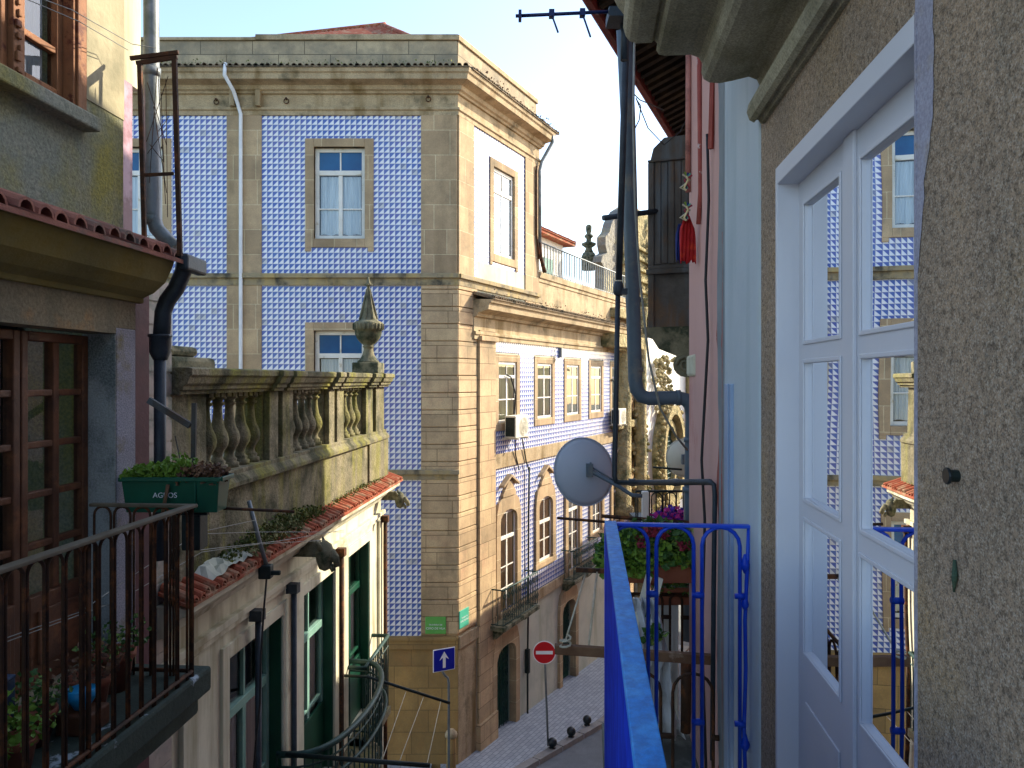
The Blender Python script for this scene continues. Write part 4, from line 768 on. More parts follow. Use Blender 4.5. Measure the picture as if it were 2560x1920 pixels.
# rusty drying frame
t = thing('iron_frame', 'rusty rectangular iron frame standing out from the corner beside the drainpipe', 'iron frame', W_, ppts([(349, 600)], 4.5)[0])
def bar(mb, a, c, w, Y=None):
    a, c = Vector(a), Vector(c); d = (c-a).normalized(); s_ = d.cross(Vector((0, 1, 0))).normalized()*w; k = Vector((0, w*.8, 0))
    mb.add([a-s_-k, a+s_-k, a+s_+k, a-s_+k, c-s_-k, c+s_-k, c+s_+k, c-s_+k], [(0, 1, 2, 3), (7, 6, 5, 4), (0, 4, 5, 1), (1, 5, 6, 2), (2, 6, 7, 3), (3, 7, 4, 0)])
b = MB()
for a, c, w in (((349, 158), (362, 640), .012), ((436, 143), (450, 640), .013), ((341, 158), (443, 143), .011), ((326, 146), (446, 131), .011), ((357, 438), (434, 434), .009)):
    q = ppts([a, c], 4.45); bar(b, q[0], q[1], w)
b.build('frame', 'rust', t)
b = MB(); 
for k in range(10):
    a = ppts([(362+random.random()*60, 165+random.random()*200, 4.46), (365+random.random()*60, 300+random.random()*250, 4.46)], 4.46); b.tube([a[0], a[0].__class__(((a[0][0]+a[1][0])/2+.02, 4.5, (a[0][2]+a[1][2])/2)) if 0 else a[0], a[1]], .0022, 4)
b.build('wire_netting', 'rust', t)
# green planter box with its plants
p0 = ppts([(302, 1283), (548, 1195)], 4.3); t = thing('planter_box', 'dark green plastic trough with white lettering, hung on the end of the rusty balcony', 'planter', W_, (p0[0][0], 4.3, p0[0][2]))
X0, X1, Z0, Z1 = p0[0][0], p0[1][0], p0[0][2], p0[1][2]
b = MB(); b.add([(X0+.02, 4.32, Z0), (X1-.02, 4.32, Z0), (X1-.02, 4.46, Z0), (X0+.02, 4.46, Z0), (X0, 4.3, Z1), (X1, 4.3, Z1), (X1, 4.48, Z1), (X0, 4.48, Z1)], [(0, 3, 2, 1), (0, 1, 5, 4), (1, 2, 6, 5), (2, 3, 7, 6), (3, 0, 4, 7)])
b.box(X0-.01, X1+.01, 4.285, 4.3, Z1-.02, Z1+.005); b.box(X0-.01, X1+.01, 4.48, 4.495, Z1-.02, Z1+.005); b.box(X1, X1+.02, 4.3, 4.48, Z1-.02, Z1+.005); b.box(X1-.14, X1-.13, 4.29, 4.31, Z0+.02, Z1-.02); b.build('trough', 'greenplastic', t, bevel=.004)
b = MB(); b.box(X0+.01, X1-.01, 4.31, 4.47, Z1-.06, Z1-.02); b.build('soil', 'soil', t)
text(t, 'AGROS', .042, W_, ((X0+X1)/2-.03, 4.303, (Z0+Z1)/2+.0), 'signwhite')
b = MB(); leaves(b, X0, X0+.36, 4.3, 4.46, Z1-.02, Z1+.07, 700, .035, up=1); leaves(b, X0+.2, X0+.4, 4.32, 4.46, Z1, Z1+.12, 260, .03, up=1); b.build('foliage', 'leaf2', t)
b = MB(); leaves(b, X0+.3, X1, 4.3, 4.47, Z1-.03, Z1+.07, 700, .035, up=.4); b.build('dead_leaves', 'dryleaf', t)
b = MB(); q = ppts([(420, 1212), (405, 1290)], 4.27); b.tube([q[0], q[1]], .01, 6); b.build('stick', 'beam', t)
b = MB(); q = ppts([(457, 1375), (503, 1286)], 4.4); b.box(q[0][0], q[1][0], 4.38, 4.5, q[0][2], q[1][2]); b.box(q[0][0]-.03, q[1][0]+.05, 4.36, 4.4, q[1][2], q[1][2]+.015); tag(b.build('meter_box', 'iron', None, W_, tuple(q[0]), bevel=.006), 'small black box hanging below the right end of the green trough', 'box')
t = thing('wooden_prop', 'two weathered timber slats propped upright behind the green trough', 'timber', W_, (X1-.2, 4.5, Z1))
q = ppts([(372, 1000), (476, 1064), (486, 1008), (478, 1180), (438, 1090), (456, 1175)], 4.52); b = MB(); bar(b, q[0], q[1], .018); bar(b, q[2], (q[3][0], 4.55, q[3][2]), .013); b.tube([q[4], q[5]], .004, 5); b.build('slat', 'oldwood', t)
# poles
def pole(name, label, cat, pts, r, mat, n=8, group=None):
    b = MB(); b.tube(pts, r, n); o = b.build(name, mat, None, W_, tuple(pts[0])); return tag(o, label, cat, group)
pole('clothes_pole', 'short dark pole sticking out behind the green trough over the roof tiles', 'pole', ppts([(540, 1270, 4.5), (736, 1279, 4.6)], 4.5), .009, 'rust')
pole('clothes_pole', 'long dark clothes pole crossing low in front of the bowed balcony, bottom left', 'pole', ppts([(714, 1886, 7.6), (1075, 1914, 7.6)], 7.6), .024, 'iron')
pole('clothes_pole', 'dark clothes pole sagging towards the arrow sign above the lower pole', 'pole', ppts([(854, 1689, 9.9), (920, 1692, 9.9), (1125, 1758, 9.9)], 9.9), .02, 'iron')
for i, (a, c, w) in enumerate((((1015, 1729), (958, 1893), 'leftmost'), ((1059, 1742), (1000, 1900), 'middle'), ((1102, 1753), (1068, 1908), 'rightmost'))):
    pole('washing_line', w+' pale green cord slung between the two clothes poles', 'washing line', ppts([(a[0], a[1], 9.9), (c[0], c[1], 7.65)], 8), .005, 'rope', 5, 'cords between the clothes poles')
t = thing('aerial_stick', 'grey metal stick clamped to the red eave with a black cable hanging below', 'aerial', W_, ppts([(666, 1417)], 6.75)[0])
b = MB(); b.tube(ppts([(622, 1252, 6.7), (645, 1340, 6.75), (668, 1420, 6.8)], 6.8), .02, 8); b.build('stick', 'galv', t)
b = MB(); q = ppts([(668, 1432)], 6.78)[0]; b.box(q[0]-.07, q[0]+.04, 6.74, 6.84, q[2]-.05, q[2]+.07); b.box(q[0]-.04, q[0]+.12, 6.76, 6.8, q[2]-.02, q[2]+.02); b.build('clamp', 'iron', t, bevel=.01)
b = MB(); b.tube(ppts([(668, 1430), (660, 1520), (652, 1640), (650, 1760), (640, 1850), (630, 1990)], 6.8), .009, 6); b.build('cable', 'cable', t)
wires = [((1, 1600, 3.3), (200, 1530, 3.8), (330, 1440, 4.6), (500, 1330, 5.4), (640, 1300, 6.75)), ((1, 1610, 3.35), (300, 1500, 4.5), (505, 1380, 5.4), (650, 1360, 6.75), (820, 1350, 8.3)),
         ((100, -5, 3.6), (180, 25, 3.8), (330, 110, 4.4), (390, 120, 4.5)), ((60, -5, 3.6), (200, 55, 3.9), (320, 125, 4.4)), ((500, 1335, 4.6), (640, 1330, 6.7), (860, 1330, 8.4)), ((500, 1375, 4.6), (700, 1352, 6.8), (860, 1325, 8.4))]
wl = ['grey wire from the balcony bars up to the aerial stick, upper of the near pair', 'grey wire crossing the rusty balcony bars, lower of the near pair', 'thin wire passing the orange window to the iron frame, upper one', 'thin wire passing the orange window to the iron frame, lower one',
      'thin wire running above the red eave tiles to the gargoyle', 'lower thin wire over the red eave tiles towards the gargoyle']
for w, lb in zip(wires, wl): pole('clothes_wire', lb, 'wire', ppts(w, 5), .0025, 'wire', 5, 'clothes wires on the left')
# pots on the rusty balcony
def pot(x, y, z, r, h, label, leaf=None, n=250, size=.05, F=FL, hh=.25):
    t = thing('flower_pot', label, 'flower pot', F, (x, y, z), 'pots on the rusty balcony' if F is FL else 'pots on the neighbour balcony')
    b = MB(); b.lathe((x, y, z), [(r*.7, 0), (r*.95, h*.8), (r*1.08, h*.82), (r*1.08, h), (r*.95, h), (r*.9, h*.85)], 16); b.build('pot', 'clay', t)
    if leaf: b = MB(); leaves(b, x-r*1.5, x+r*1.5, y-r*1.2, y+r*1.2, z+h*.85, z+h+hh, n, size); b.build('foliage', leaf, t)
for a in ((2.64, 2.3, -1.6, .12, .2, 'largest clay pot at the left end of the rusty balcony', 'leaf'), (2.93, 2.25, -1.6, .08, .14, 'small clay pot with pale shoots near the left end of the rusty balcony', 'leaf2'), (3.17, 2.35, -1.6, .09, .15, 'clay pot behind the middle bars beside the turquoise bowl', 'leaf'),
          (3.48, 2.3, -1.6, .1, .18, 'clay pot with dry stems right of the turquoise bowl', 'dryleaf'), (3.76, 2.35, -1.6, .1, .2, 'clay pot in the dark far corner of the rusty balcony', 'leaf')): pot(*a, n=200, size=.032, hh=.16)
b = MB(); b.lathe((3.31, 2.22, -1.5), [(.03, 0), (.06, .05), (.065, .09), (.055, .09)], 14)
tag(b.build('bowl', surf('turquoise_plastic', '#1a8fc0', '#167aa8', 4, .4, bmp=0), None, FL, (3.45, 2.22, -1.5)), 'small bright turquoise bowl among the pots on the rusty balcony', 'bowl')
b = MB(); b.box(3.24, 3.4, 2.14, 2.3, -1.6, -1.505); tag(b.build('crate', 'brownwood', None, FL, (3.45, 2.22, -1.6), bevel=.01), 'low brown crate under the turquoise bowl', 'crate')
b = MB(); b.box(2.88, 3.16, 2.42, 2.56, -1.6, -1.3); b.box(2.9, 3.14, 2.4, 2.58, -1.3, -1.28); tag(b.build('storage_box', surf('dusty_blue_plastic', '#33465e', '#263648', 5, .5, bmp=.2), None, FL, (3.15, 2.5, -1.6), bevel=.02), 'dusty blue box against the wall behind the balcony pots', 'box')
# ================================================================ right: our own house (frame FR: x along street, y = minus distance to the right)
UW = .68
oh = thing('granite_house', 'rough granite house on the right with a white glazed balcony door and heavy moulded cornice', 'building', FR, (2, -UW, -9.9))
def tr(px, u=UW): return FR.hit(px, 949, -u)[0]
T1, T2, TEND = tr(2290), tr(1941), tr(1903); ZL = .761
b = MB(); b.sheet(-1.5, TEND, -3.5, 3, [(T1, T2, -1.7, ZL)], -UW, -.12); b.add([(TEND, -UW, -9.9), (TEND, -6, -9.9), (TEND, -6, 3), (TEND, -UW, 3)], [(0, 1, 2, 3)]); b.build('wall', 'granite', oh)
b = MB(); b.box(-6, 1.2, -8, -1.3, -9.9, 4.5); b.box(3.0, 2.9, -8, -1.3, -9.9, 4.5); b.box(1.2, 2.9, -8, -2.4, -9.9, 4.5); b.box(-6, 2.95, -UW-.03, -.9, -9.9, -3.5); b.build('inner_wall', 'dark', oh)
b = MB(); N = 40; rv = random.Random(5); vs = []
for i in range(N+1): z = .22+i*.03; w = min(.085, .012+.1*(i/14)**1.3)+rv.uniform(-.006, .006); vs += [(T1+.001, -UW+.0016, z), (T1-w, -UW+.0016, z)]
b.add(vs, [(2*i, 2*i+1, 2*i+3, 2*i+2) for i in range(N)])
b.box(T1-.008, T1+.0, -UW-.1, -UW+.004, -1.7, ZL); b.build('painted_edge', 'edgewash', oh)
# door frame: trim strip, reveal, head
b = MB(); y0, y1 = -UW+.004, -.82
b.box(T2-.022, T2, y0, y1, -1.7, ZL); b.box(T1, T2-.022, y0, y1, ZL-.062, ZL); b.build('door_lining', 'doorwhite', oh, bevel=.003)
DY = -.752                                                           # face of the leaves
df = MB(); XR = T2-.022; ZT = ZL-.062
xa0, xa1 = tr(2018, .76), tr(2108, .76); xb0, xb1 = tr(2167, .76), T1+.12
df.box(xa0, XR, DY, DY-.05, -1.7, ZT); df.box(xb0+.015, xa1, DY, DY-.05, -1.7, ZT)
zr = [(.606, ZT), (.057, .135), (-.49, -.41), (-1.62, -.945)]
for z0, z1 in zr:
    df.box(xa1, xa0, DY, DY-.05, z0, z1); df.box(T1, xb0+.015, DY, DY-.05, z0, z1)
df.box(T1, xb1-.03, DY, DY-.05, -1.7, ZT)
lf = df.build('balcony_door', 'doorwhite', oh)
b = MB()                                                             # glazing beads and the meeting stile
for q0, q1 in ((xa1, xa0), (xb1-.03, xb0+.015)):
    for z0, z1 in ((.135, .606), (-.41, .057), (-.945, -.49)):
        e = .014; f = DY+.006; b.box(q0-e, q0, f, DY, z0-e, z1+e); b.box(q1, q1+e, f, DY, z0-e, z1+e); b.box(q0, q1, f, DY, z0-e, z0); b.box(q0, q1, f, DY, z1, z1+e)
    b.box(q0, q1-.02, DY+.006, DY, -1.55, -1.11)
b.box(xb0+.05, xa1-.06, DY+.012, DY, -1.7, ZT); b.build('glazing_bead', 'doorwhite', lf, bevel=.003)
for q0, q1 in ((xa1, xa0), (xb1-.03, xb0+.015)):
    b = MB(); b.add([(q0, DY-.012, -.95), (q1, DY-.012, -.95), (q1, DY-.012, .61), (q0, DY-.012, .61)], [(0, 1, 2, 3)]); b.build('pane', 'mirror', lf)
b = MB(); b.box(T1-.3, T2+.1, -1.25, -1.24, -1.7, .8); b.build('room_curtain', surf('dim_grey_blue_blind', '#3d5560', '#2f444e', 2, .8, bmp=0), oh)
# moulded cornice above
cr = [(.72, .985), (.665, .985), (.655, 1.0), (.648, 1.0), (.64, .99), (.622, 1.0), (.612, 1.03), (.618, 1.06), (.64, 1.08), (.655, 1.1), (.662, 1.13), (.65, 1.155), (.62, 1.168), (.56, 1.155), (.51, 1.147), (.47, 1.152), (.45, 1.165), (.44, 1.19), (.445, 1.225), (.43, 1.25),
      (.4, 1.262), (.3, 1.262), (.278, 1.268), (.268, 1.285), (.272, 1.31), (.26, 1.325), (.25, 1.315), (.19, 1.315), (.165, 1.325), (.15, 1.345), (.14, 1.38), (.143, 1.43), (.12, 1.46), (.1, 1.5), (.1, 2.2), (.72, 2.2)]
b = MB(); b.prism([(-u, z) for u, z in cr], 0, -1.6, TEND-.06, True); o = b.build('cornice', 'granite2', oh)
for i, f in enumerate(o.data.polygons): f.use_smooth = False
# peg and a stain of green in the wall
h = FR.hit(2395, 1190, -UW)
t = thing('wall_peg', 'round black peg stuck in the rough granite pier at the right', 'peg', FR, (h[0], -UW, h[1]))
b = MB(); b.prism([(h[0]+.011*math.cos(k*PI/7), h[1]+.011*math.sin(k*PI/7)) for k in range(14)], 1, -UW, -UW+.016); b.build('shank', 'iron', t); b = MB(); b.prism([(h[0]+.016*math.cos(k*PI/7), h[1]+.016*math.sin(k*PI/7)) for k in range(14)], 1, -UW+.016, -UW+.022); b.build('head', 'blackball', t, bevel=.002)
h = FR.hit(2392, 1440, -UW)
b = MB(); b.tube([(h[0], -UW+.004, h[1]+.03), (h[0]-.005, -UW+.006, h[1]), (h[0]+.002, -UW+.004, h[1]-.03)], [.003, .006, .002], 6); tag(b.build('moss_tuft', 'mossdark', None, FR, (h[0], -UW, h[1])), 'little green moss tuft on the granite pier below the black peg', 'moss')
# ---- blue railing in front of the camera
br = thing('blue_railing', 'bright blue painted balcony railing with a flat handrail and hooped bars in the foreground', 'railing', FR, (3.2, -.1, -1.65))
TR_ = 3.255; u0, u1 = .074, .123
b = MB(); b.box(-1, TR_, -u1, -u0, -.612, -.6); b.box(-1, TR_-.004, -u0-.004, -u0-.0, -.626, -.612); b.build('handrail', 'bluepaint', br, bevel=.002)
b = MB(); b.box(TR_-.035, TR_, -UW, -u1, -.617, -.603); b.build('end_rail', 'deepblue', br, bevel=.003)
b = MB(); b.box(-1, TR_-.006, -u0-.006, -u0-.001, -1.66, -.626); b.build('front_plate', 'plateblue', br)
b = MB(); P = lambda s: (TR_-.02, -u0-.01-s); arches(b, P, .565, -1.65, -.615, .188, .034, .0085, collars=(-.9, -1.43))
Q = lambda s: (TR_-.02-s, -u0-.026); arches(b, Q, 3.9, -1.65, -.615, .188, .034, .0085, collars=(-.9, -1.43))
b.tube([(TR_-.02, -u0-.01, -1.65), (TR_-.02, -u0-.01, -.61)], .012, 8)
b.box(-1, TR_-.01, -u0-.02, -u0-.006, -1.66, -1.6); b.box(-1, TR_-.01, -u0-.018, -u0-.006, -.66, -.612); b.build('hooped_bars', 'deepblue', br)
b = MB(); X = TR_-.02; z = -.62                                     # wrought bar against the wall with leaf knots
b.tube([(X, -.668, -.61), (X, -.66, -.8), (X, -.652, -1.0), (X, -.655, -1.2), (X, -.648, -1.45), (X, -.655, -1.72)], .0085, 8)
for zk, s_ in ((-.765, 1), (-1.51, 1), (-.93, .8)): b.lathe((X, -.652, zk), [(.004, -.04*s_), (.018*s_, -.015*s_), (.02*s_, .0), (.012, .02*s_), (.006, .04*s_)], 8)
b.tube([(X, -.652, -.9), (X, -.61, -.9)], .012, 6); b.tube([(X, -.652, -1.43), (X, -.61, -1.43)], .012, 6); b.build('wall_bar', 'deepblue', br)
b = MB(); b.box(-1.5, TR_+.02, -UW-.05, -.06, -1.78, -1.66); b.build('balcony_slab', 'floor', oh, bevel=.01) if 0 else None
# ================================================================ neighbours on the right
ph = thing('pink_house', 'salmon pink rendered house with flaking red edge and dark boarded eave on the right', 'building', FR, (4, -UW, -9.9))
T3, T4 = tr(1806, .665), 5.14
b = MB(); b.box(TEND+.003, T3, -1.2, -.67, -9.9, 4); b.build('mint_pilaster', 'mint', ph, bevel=.01)
b = MB(); n = 60; vs = []                                            # ragged cement seam between the two renders
for i in range(n): z = -3.5+i*.1; w = .055+.03*math.sin(i*.37)+random.uniform(-.012, .012); vs += [(T3-.03, -.6685, z), (T3+w+.1, -.67, z)]
b.add(vs, [(2*i, 2*i+2, 2*i+3, 2*i+1) for i in range(n-1)]); b.build('cement_seam', 'greystrip', ph)
b = MB(); b.box(T3+.003, T4, -1.2, -.674, -9.9, 4); b.build('wall', 'pink', ph)
b = MB(); n = 50; vs = []
for i in range(n): z = -2.4+i*.064; vs += [(T3+.02+random.uniform(-.004, .004), -.6685, z), (T3+.16+.05*math.sin(i*.5)+random.uniform(-.02, .02), -.6725, z)]
b.add(vs, [(2*i, 2*i+2, 2*i+3, 2*i+1) for i in range(n-1)]); b.build('red_edge', 'redpaint', ph)
b = MB(); x0 = tr(1826, .655); b.box(x0, x0+.16, -.7, -.655, -2.6, -.02); b.box(x0+.03, x0+.05, -.655, -.648, -2.6, -.02); b.build('shutter', 'blueshutter', ph, bevel=.006)
b = MB(); b.box(T4-.3, T4+.002, -.7, -.655, .02, .16); b.build('ledge', 'cream', ph, bevel=.02)
CUR[0] = (FN, (0, 0, -9.9))
b = MB(); b.box(0.05, 8.63, -7, 0, -9.9, 2.9); b.build('wall', 'pink', ph)
b = MB(); b.box(-.6, 9.4, -7, -.6, 2.9, 4.95); b.build('unseen_shade_block', 'cream', ph)  # unseen block above the eave, height set to shade the houses opposite
b = MB(); ZE = 2.8
for i in range(47): x = .1+i*.16; b.prism([(.74, ZE+.01), (.74, ZE+.09), (-.1, ZE+.43), (-.1, ZE+.35)], 0, x, x+.07)
b.prism([(.76, ZE+.09), (.76, ZE+.11), (-.2, ZE+.49), (-.2, ZE+.47)], 0, 0, 7.64); b.build('eave', 'eavewood', ph)
b = MB(); b.box(0, 7.64, .76, .79, ZE-.02, ZE+.14); b.tube([(0, .83, ZE+.1), (7.64, .83, ZE+.1)], .05, 8); b.build('fascia', 'eavered', ph)
b = MB(); tiles(b, 0, 7.6, -.6, ZE+.75, .84, ZE+.16, .2, .08, 4); b.build('tile_course', 'oldred', ph)
CUR[0] = None
t = thing('oriel_box', 'weathered dark timber closet hanging on the pink house above a scroll bracket', 'oriel', FN, (1.1, 0, .3))
b = MB(); xa = 1.1; b.prism([(0, .42), (.5, .42), (.5, 1.78), (.47, 1.9), (.38, 1.98), (0, 1.98)], 0, xa, 2.3)
for i in range(9): y = .02+i*.055; b.box(xa-.012, xa, y, y+.048, .95+random.uniform(-.01, .01), 1.76+random.uniform(0, .06))
b.build('timber_box', 'oldwood', t, bevel=.008)
b = MB(); b.box(xa-.04, xa, -.02, .52, .86, .9); b.box(xa-.03, xa, -.02, .51, .9, .93); b.box(xa-.03, xa, -.02, .51, 1.78, 1.8); b.box(xa-.02, xa, .46, .51, .42, 1.78); b.build('batten', 'oldwood', t, bevel=.006)
b = MB(); b.prism([(0, .43), (.56, .43), (.55, .38), (.47, .33), (.42, .25), (.3, .2), (.2, .16), (.14, .1), (0, .08)], 0, xa-.02, xa+.12)
b.prism([(.2+.1*math.cos(k*PI/8), .12+.1*math.sin(k*PI/8)) for k in range(16)], 0, xa-.05, xa+.14); b.tube([(xa-.06, .2+.07*(1-k/18)*math.cos(k*.7), .12+.07*(1-k/18)*math.sin(k*.7)) for k in range(17)], .012, 6); b.build('scroll_bracket', 'urn', t, bevel=.01)
# unseen low house farther down the right side: its roof line casts the street's shade
lh = thing('low_row_house', 'lower house row beyond the pink house shading the street', 'building', FN, (12, 0, -9.9))
b = MB(); b.box(8.7, 34, -6, 0, -10.5, .45); b.build("wall", "pink", lh); b = MB(); b.box(8.75, 34.2, -6.2, .15, .45, .6); b.build('roof', 'terracotta', lh)
# ---- pipes and poles between the houses
t = thing('drainpipe', 'fat grey blue drainpipe with a double elbow hanging in front of the pink house', 'drainpipe', W_, ppts([(1722, 1450)], 5.6)[0])
b = MB(); b.tube(ppts([(1560, 74, 5.2), (1570, 300, 5.4), (1578, 600, 5.5), (1588, 950, 5.6), (1592, 975, 5.6), (1603, 990, 5.6), (1622, 996, 5.6), (1695, 994, 5.6), (1715, 999, 5.6), (1727, 1014, 5.6), (1731, 1040, 5.6), (1728, 1250, 5.6), (1722, 1600, 5.6)], 5.6), .052, 14); b.build('pipe', 'pipegrey', t)
b = MB()
for px, py in ((1589, 930), (1729, 1105), (1726, 1230), (1583, 755)): b = MB(); p = ppts([(px, py)], 5.6)[0]; b.lathe(p, [(.057, 0), (.057, .035)], 14); b.build('collar', 'pipegrey', t)
b = MB(); p = ppts([(1690, 994)], 5.6)[0]; b.tube([p, (p[0]+.03, p[1], p[2])], .058, 14); b.build('collar', 'pipegrey', t)
t = thing('frame_pole', 'thin dark tube dropping beside the fat pipe and turning towards the pink wall', 'pole', W_, ppts([(1537, 1200)], 5.3)[0])
b = MB(); b.tube(ppts([(1566, 74, 5.1), (1556, 400, 5.2), (1547, 700, 5.3)], 5.3), .023, 10); b.tube(ppts([(1545, 720, 5.3), (1541, 950, 5.3), (1536, 1190, 5.3), (1540, 1203, 5.3), (1552, 1207, 5.3), (1650, 1206, 4.6), (1775, 1205, 3.95), (1785, 1212, 3.9), (1787, 1240, 3.9), (1784, 1480, 3.9), (1781, 1900, 3.88)], 5), [.018]*6+[.0165]+[.0125]*5, 10); b.build('tube', 'pipedark', t)
p = ppts([(1546, 722)], 5.3)[0]; b = MB(); b.lathe((p[0], p[1], p[2]-.05), [(.02, 0), (.035, .02), (.038, .06), (.028, .1)], 10); b.box(p[0], p[0]+.06, p[1]-.03, p[1]+.03, p[2]-.04, p[2]); 
for px in (1580, 1690, 1760): q = ppts([(px, 1206)], 5.15)[0]; b.lathe((q[0], q[1], q[2]-.022), [(.025, 0), (.025, .045)], 8)
b.build('joint', 'pipedark', t)
pole('hanging_cable', 'thin grey cable looping down from the cornice past the fat pipe', 'cable', ppts([(1586, 95, 5), (1583, 300, 5), (1588, 520, 5), (1600, 700, 5.1), (1622, 900, 5.2), (1650, 1020, 5.2), (1690, 1090, 5.3), (1718, 1125, 5.4)], 5), .0085, 'wire', 6)
pole('wall_cable', 'black cable hanging down the pink wall', 'cable', ppts([(1768, 335, 4.1), (1772, 500, 4.1), (1764, 700, 4.15), (1770, 850, 4.12), (1762, 1000, 4.15), (1754, 1150, 4.2), (1762, 1300, 4.15), (1755, 1600, 4.2), (1766, 1950, 4.1)], 4.5), .008, 'cable', 6)
pole('salmon_pole', 'salmon painted wooden post standing against the eave of the pink house', 'post', ppts([(1721, 138, 4.95), (1720, 480, 4.95)], 5), .018, 'salmonpole', 8)
pole('salmon_pole', 'shorter dark red board hanging beside the mint pilaster under the cornice', 'post', ppts([(1783, 160, 4.05), (1777, 372, 4.05)], 4.6), .016, 'redpaint', 4)
pole('salmon_pole', 'knotty reddish pole between the salmon post and the pink wall', 'post', ppts([(1748, 140, 4.5), (1751, 480, 4.5), (1746, 560, 4.5)], 4.9), .014, 'redpaint', 8)
pole('brown_post', 'tall dark brown timber post at the edge of the pink wall below the scroll', 'post', ppts([(1748, 900, 5.05), (1745, 1480, 5.05)], 5.05), .034, 'brownwood', 8)
pole('short_bar', 'short dark metal bar jutting left from the timber closet', 'bar', ppts([(1508, 545, 6.0), (1650, 527, 6.25)], 6), .022, 'pipedark', 8)
pole('rusty_bar', 'rusty flat bar along the top of the flower troughs behind the blue rail', 'bar', ppts([(1503, 1290, 5.3), (1745, 1308, 5.2)], 5.3), .013, 'rust', 4)
pole('thin_pole', 'thin brown pole poking left past the end of the blue rail', 'pole', ppts([(1393, 1295, 4.6), (1530, 1306, 4.6)], 4.6), .009, 'rust', 6)
for w, lb in ((((1585, 235, 5), (1600, 250, 5.1), (1660, 275, 5.8)), 'dark wire knot tied from the fat pipe to the red eave'), (((1590, 245, 5), (1620, 320, 5.2), (1660, 362, 5.4), (1700, 330, 5.4), (1740, 255, 5), (1765, 180, 4.8)), 'loose wire sagging below the red eave'), (((1592, 250, 5), (1602, 265, 5), (1598, 300, 5), (1588, 320, 5)), 'short curled wire end beside the fat pipe')):
    pole('tie_wire', lb, 'wire', ppts(w, 5), .004, 'cable', 5, 'wires under the red eave')
# satellite dishes
def dish(label, px, py, Y, r, yaw, tilt, mat, armto=None):
    c = Vector(ppts([(px, py)], Y)[0]); t = thing('satellite_dish', label, 'satellite dish', W_, tuple(c)); Rm = Matrix.Rotation(yaw, 3, 'Z') @ Matrix.Rotation(tilt, 3, 'X')
    vs = [c]; fs = []; n = 40; K = 7
    for k in range(1, K+1):
        for j in range(n):
            q = r*k/K; a = 2*PI*j/n; vs.append(c+Rm @ Vector((q*math.cos(a), q*q*.35/r*1.0, q*1.05*math.sin(a))))
    for j in range(n): fs.append((0, 1+j, 1+(j+1) % n))
    for k in range(K-1):
        for j in range(n): a = 1+k*n+j; e = 1+k*n+(j+1) % n; fs.append((a, a+n, e+n, e))
    b = MB(); b.add(vs, fs, True); d = b.build('reflector', mat, t)
    m = d.modifiers.new('thick', 'SOLIDIFY'); m.thickness = .006
    b = MB(); b.tube([vs[1+(K-1)*n+j] for j in list(range(n))+[0]], .006, 6); b.build('rim', mat, t)
    b = MB(); q = c+Rm @ Vector((0, -.03, 0)); b.box(q.x-.035, q.x+.02, q.y-.04, q.y+.02, q.z-.05, q.z+.06); b.tube([q, q+Vector((.0, -.03, .07))], .01, 6)
    if armto:
        e = Vector(ppts([armto], Y)[0]); m_ = q.lerp(e, .8)+Vector((0, 0, -.035)); b.tube([q+Vector((0, -.02, 0)), q.lerp(e, .55)+Vector((0, -.02, -.015)), m_, e], .017, 8); b.tube([q+Vector((.01, .0, .03)), q.lerp(e, .5)+Vector((0, 0, .012))], .008, 6)
    b.build('mount', 'pipegrey', t)
dish('large grey satellite dish seen from behind in the middle of the view', 1472, 1177, 6.4, .275, R(18), R(-10), 'dishgrey', (1606, 1240, 6.3))
dish('smaller pale satellite dish half hidden behind the fat drainpipe', 1712, 1148, 8.6, .21, R(-14), R(5), 'ac')
pole('thin_pole', 'thin dark rod crossing in front of the smaller pale dish', 'pole', ppts([(1632, 1168, 8.2), (1705, 1174, 8.2)], 8), .012, 'iron', 6)
# television antenna
t = thing('tv_antenna', 'dark blue television aerial boom with two hanging rods below the top cornice', 'antenna', W_, ppts([(1545, 30)], 4.0)[0])
b = MB(); b.tube(ppts([(1289, 40), (1548, 28)], 4.0), .0095, 8); q = ppts([(1300, 40)], 4)[0]; b.box(q[0]-.008, q[0]+.008, 3.97, 4.03, q[2]-.02, q[2]+.02); b.build('boom', 'navy', t)
for a, c in (((1379, 36), (1392, 102)), ((1456, 34), (1471, 113))):
    b = MB(); q = ppts([a, c], 4.0); b.tube([q[0], (q[1][0], 3.9, q[1][2])], .0055, 6); b.box(q[0][0]-.014, q[0][0]+.014, 3.98, 4.02, q[0][2]-.016, q[0][2]+.02); b.build('rod', 'navy', t)
b = MB(); q = ppts([(1520, 36), (1550, 60)], 4.0); b.box(q[0][0], q[1][0]+.1, 3.95, 4.1, q[0][2]-.03, q[0][2]+.02); b.tube([(q[1][0]+.03, 4.05, 1.95), (q[1][0]+.03, 4.05, 1.7)], .02, 8); b.build('bracket', 'pipedark', t)
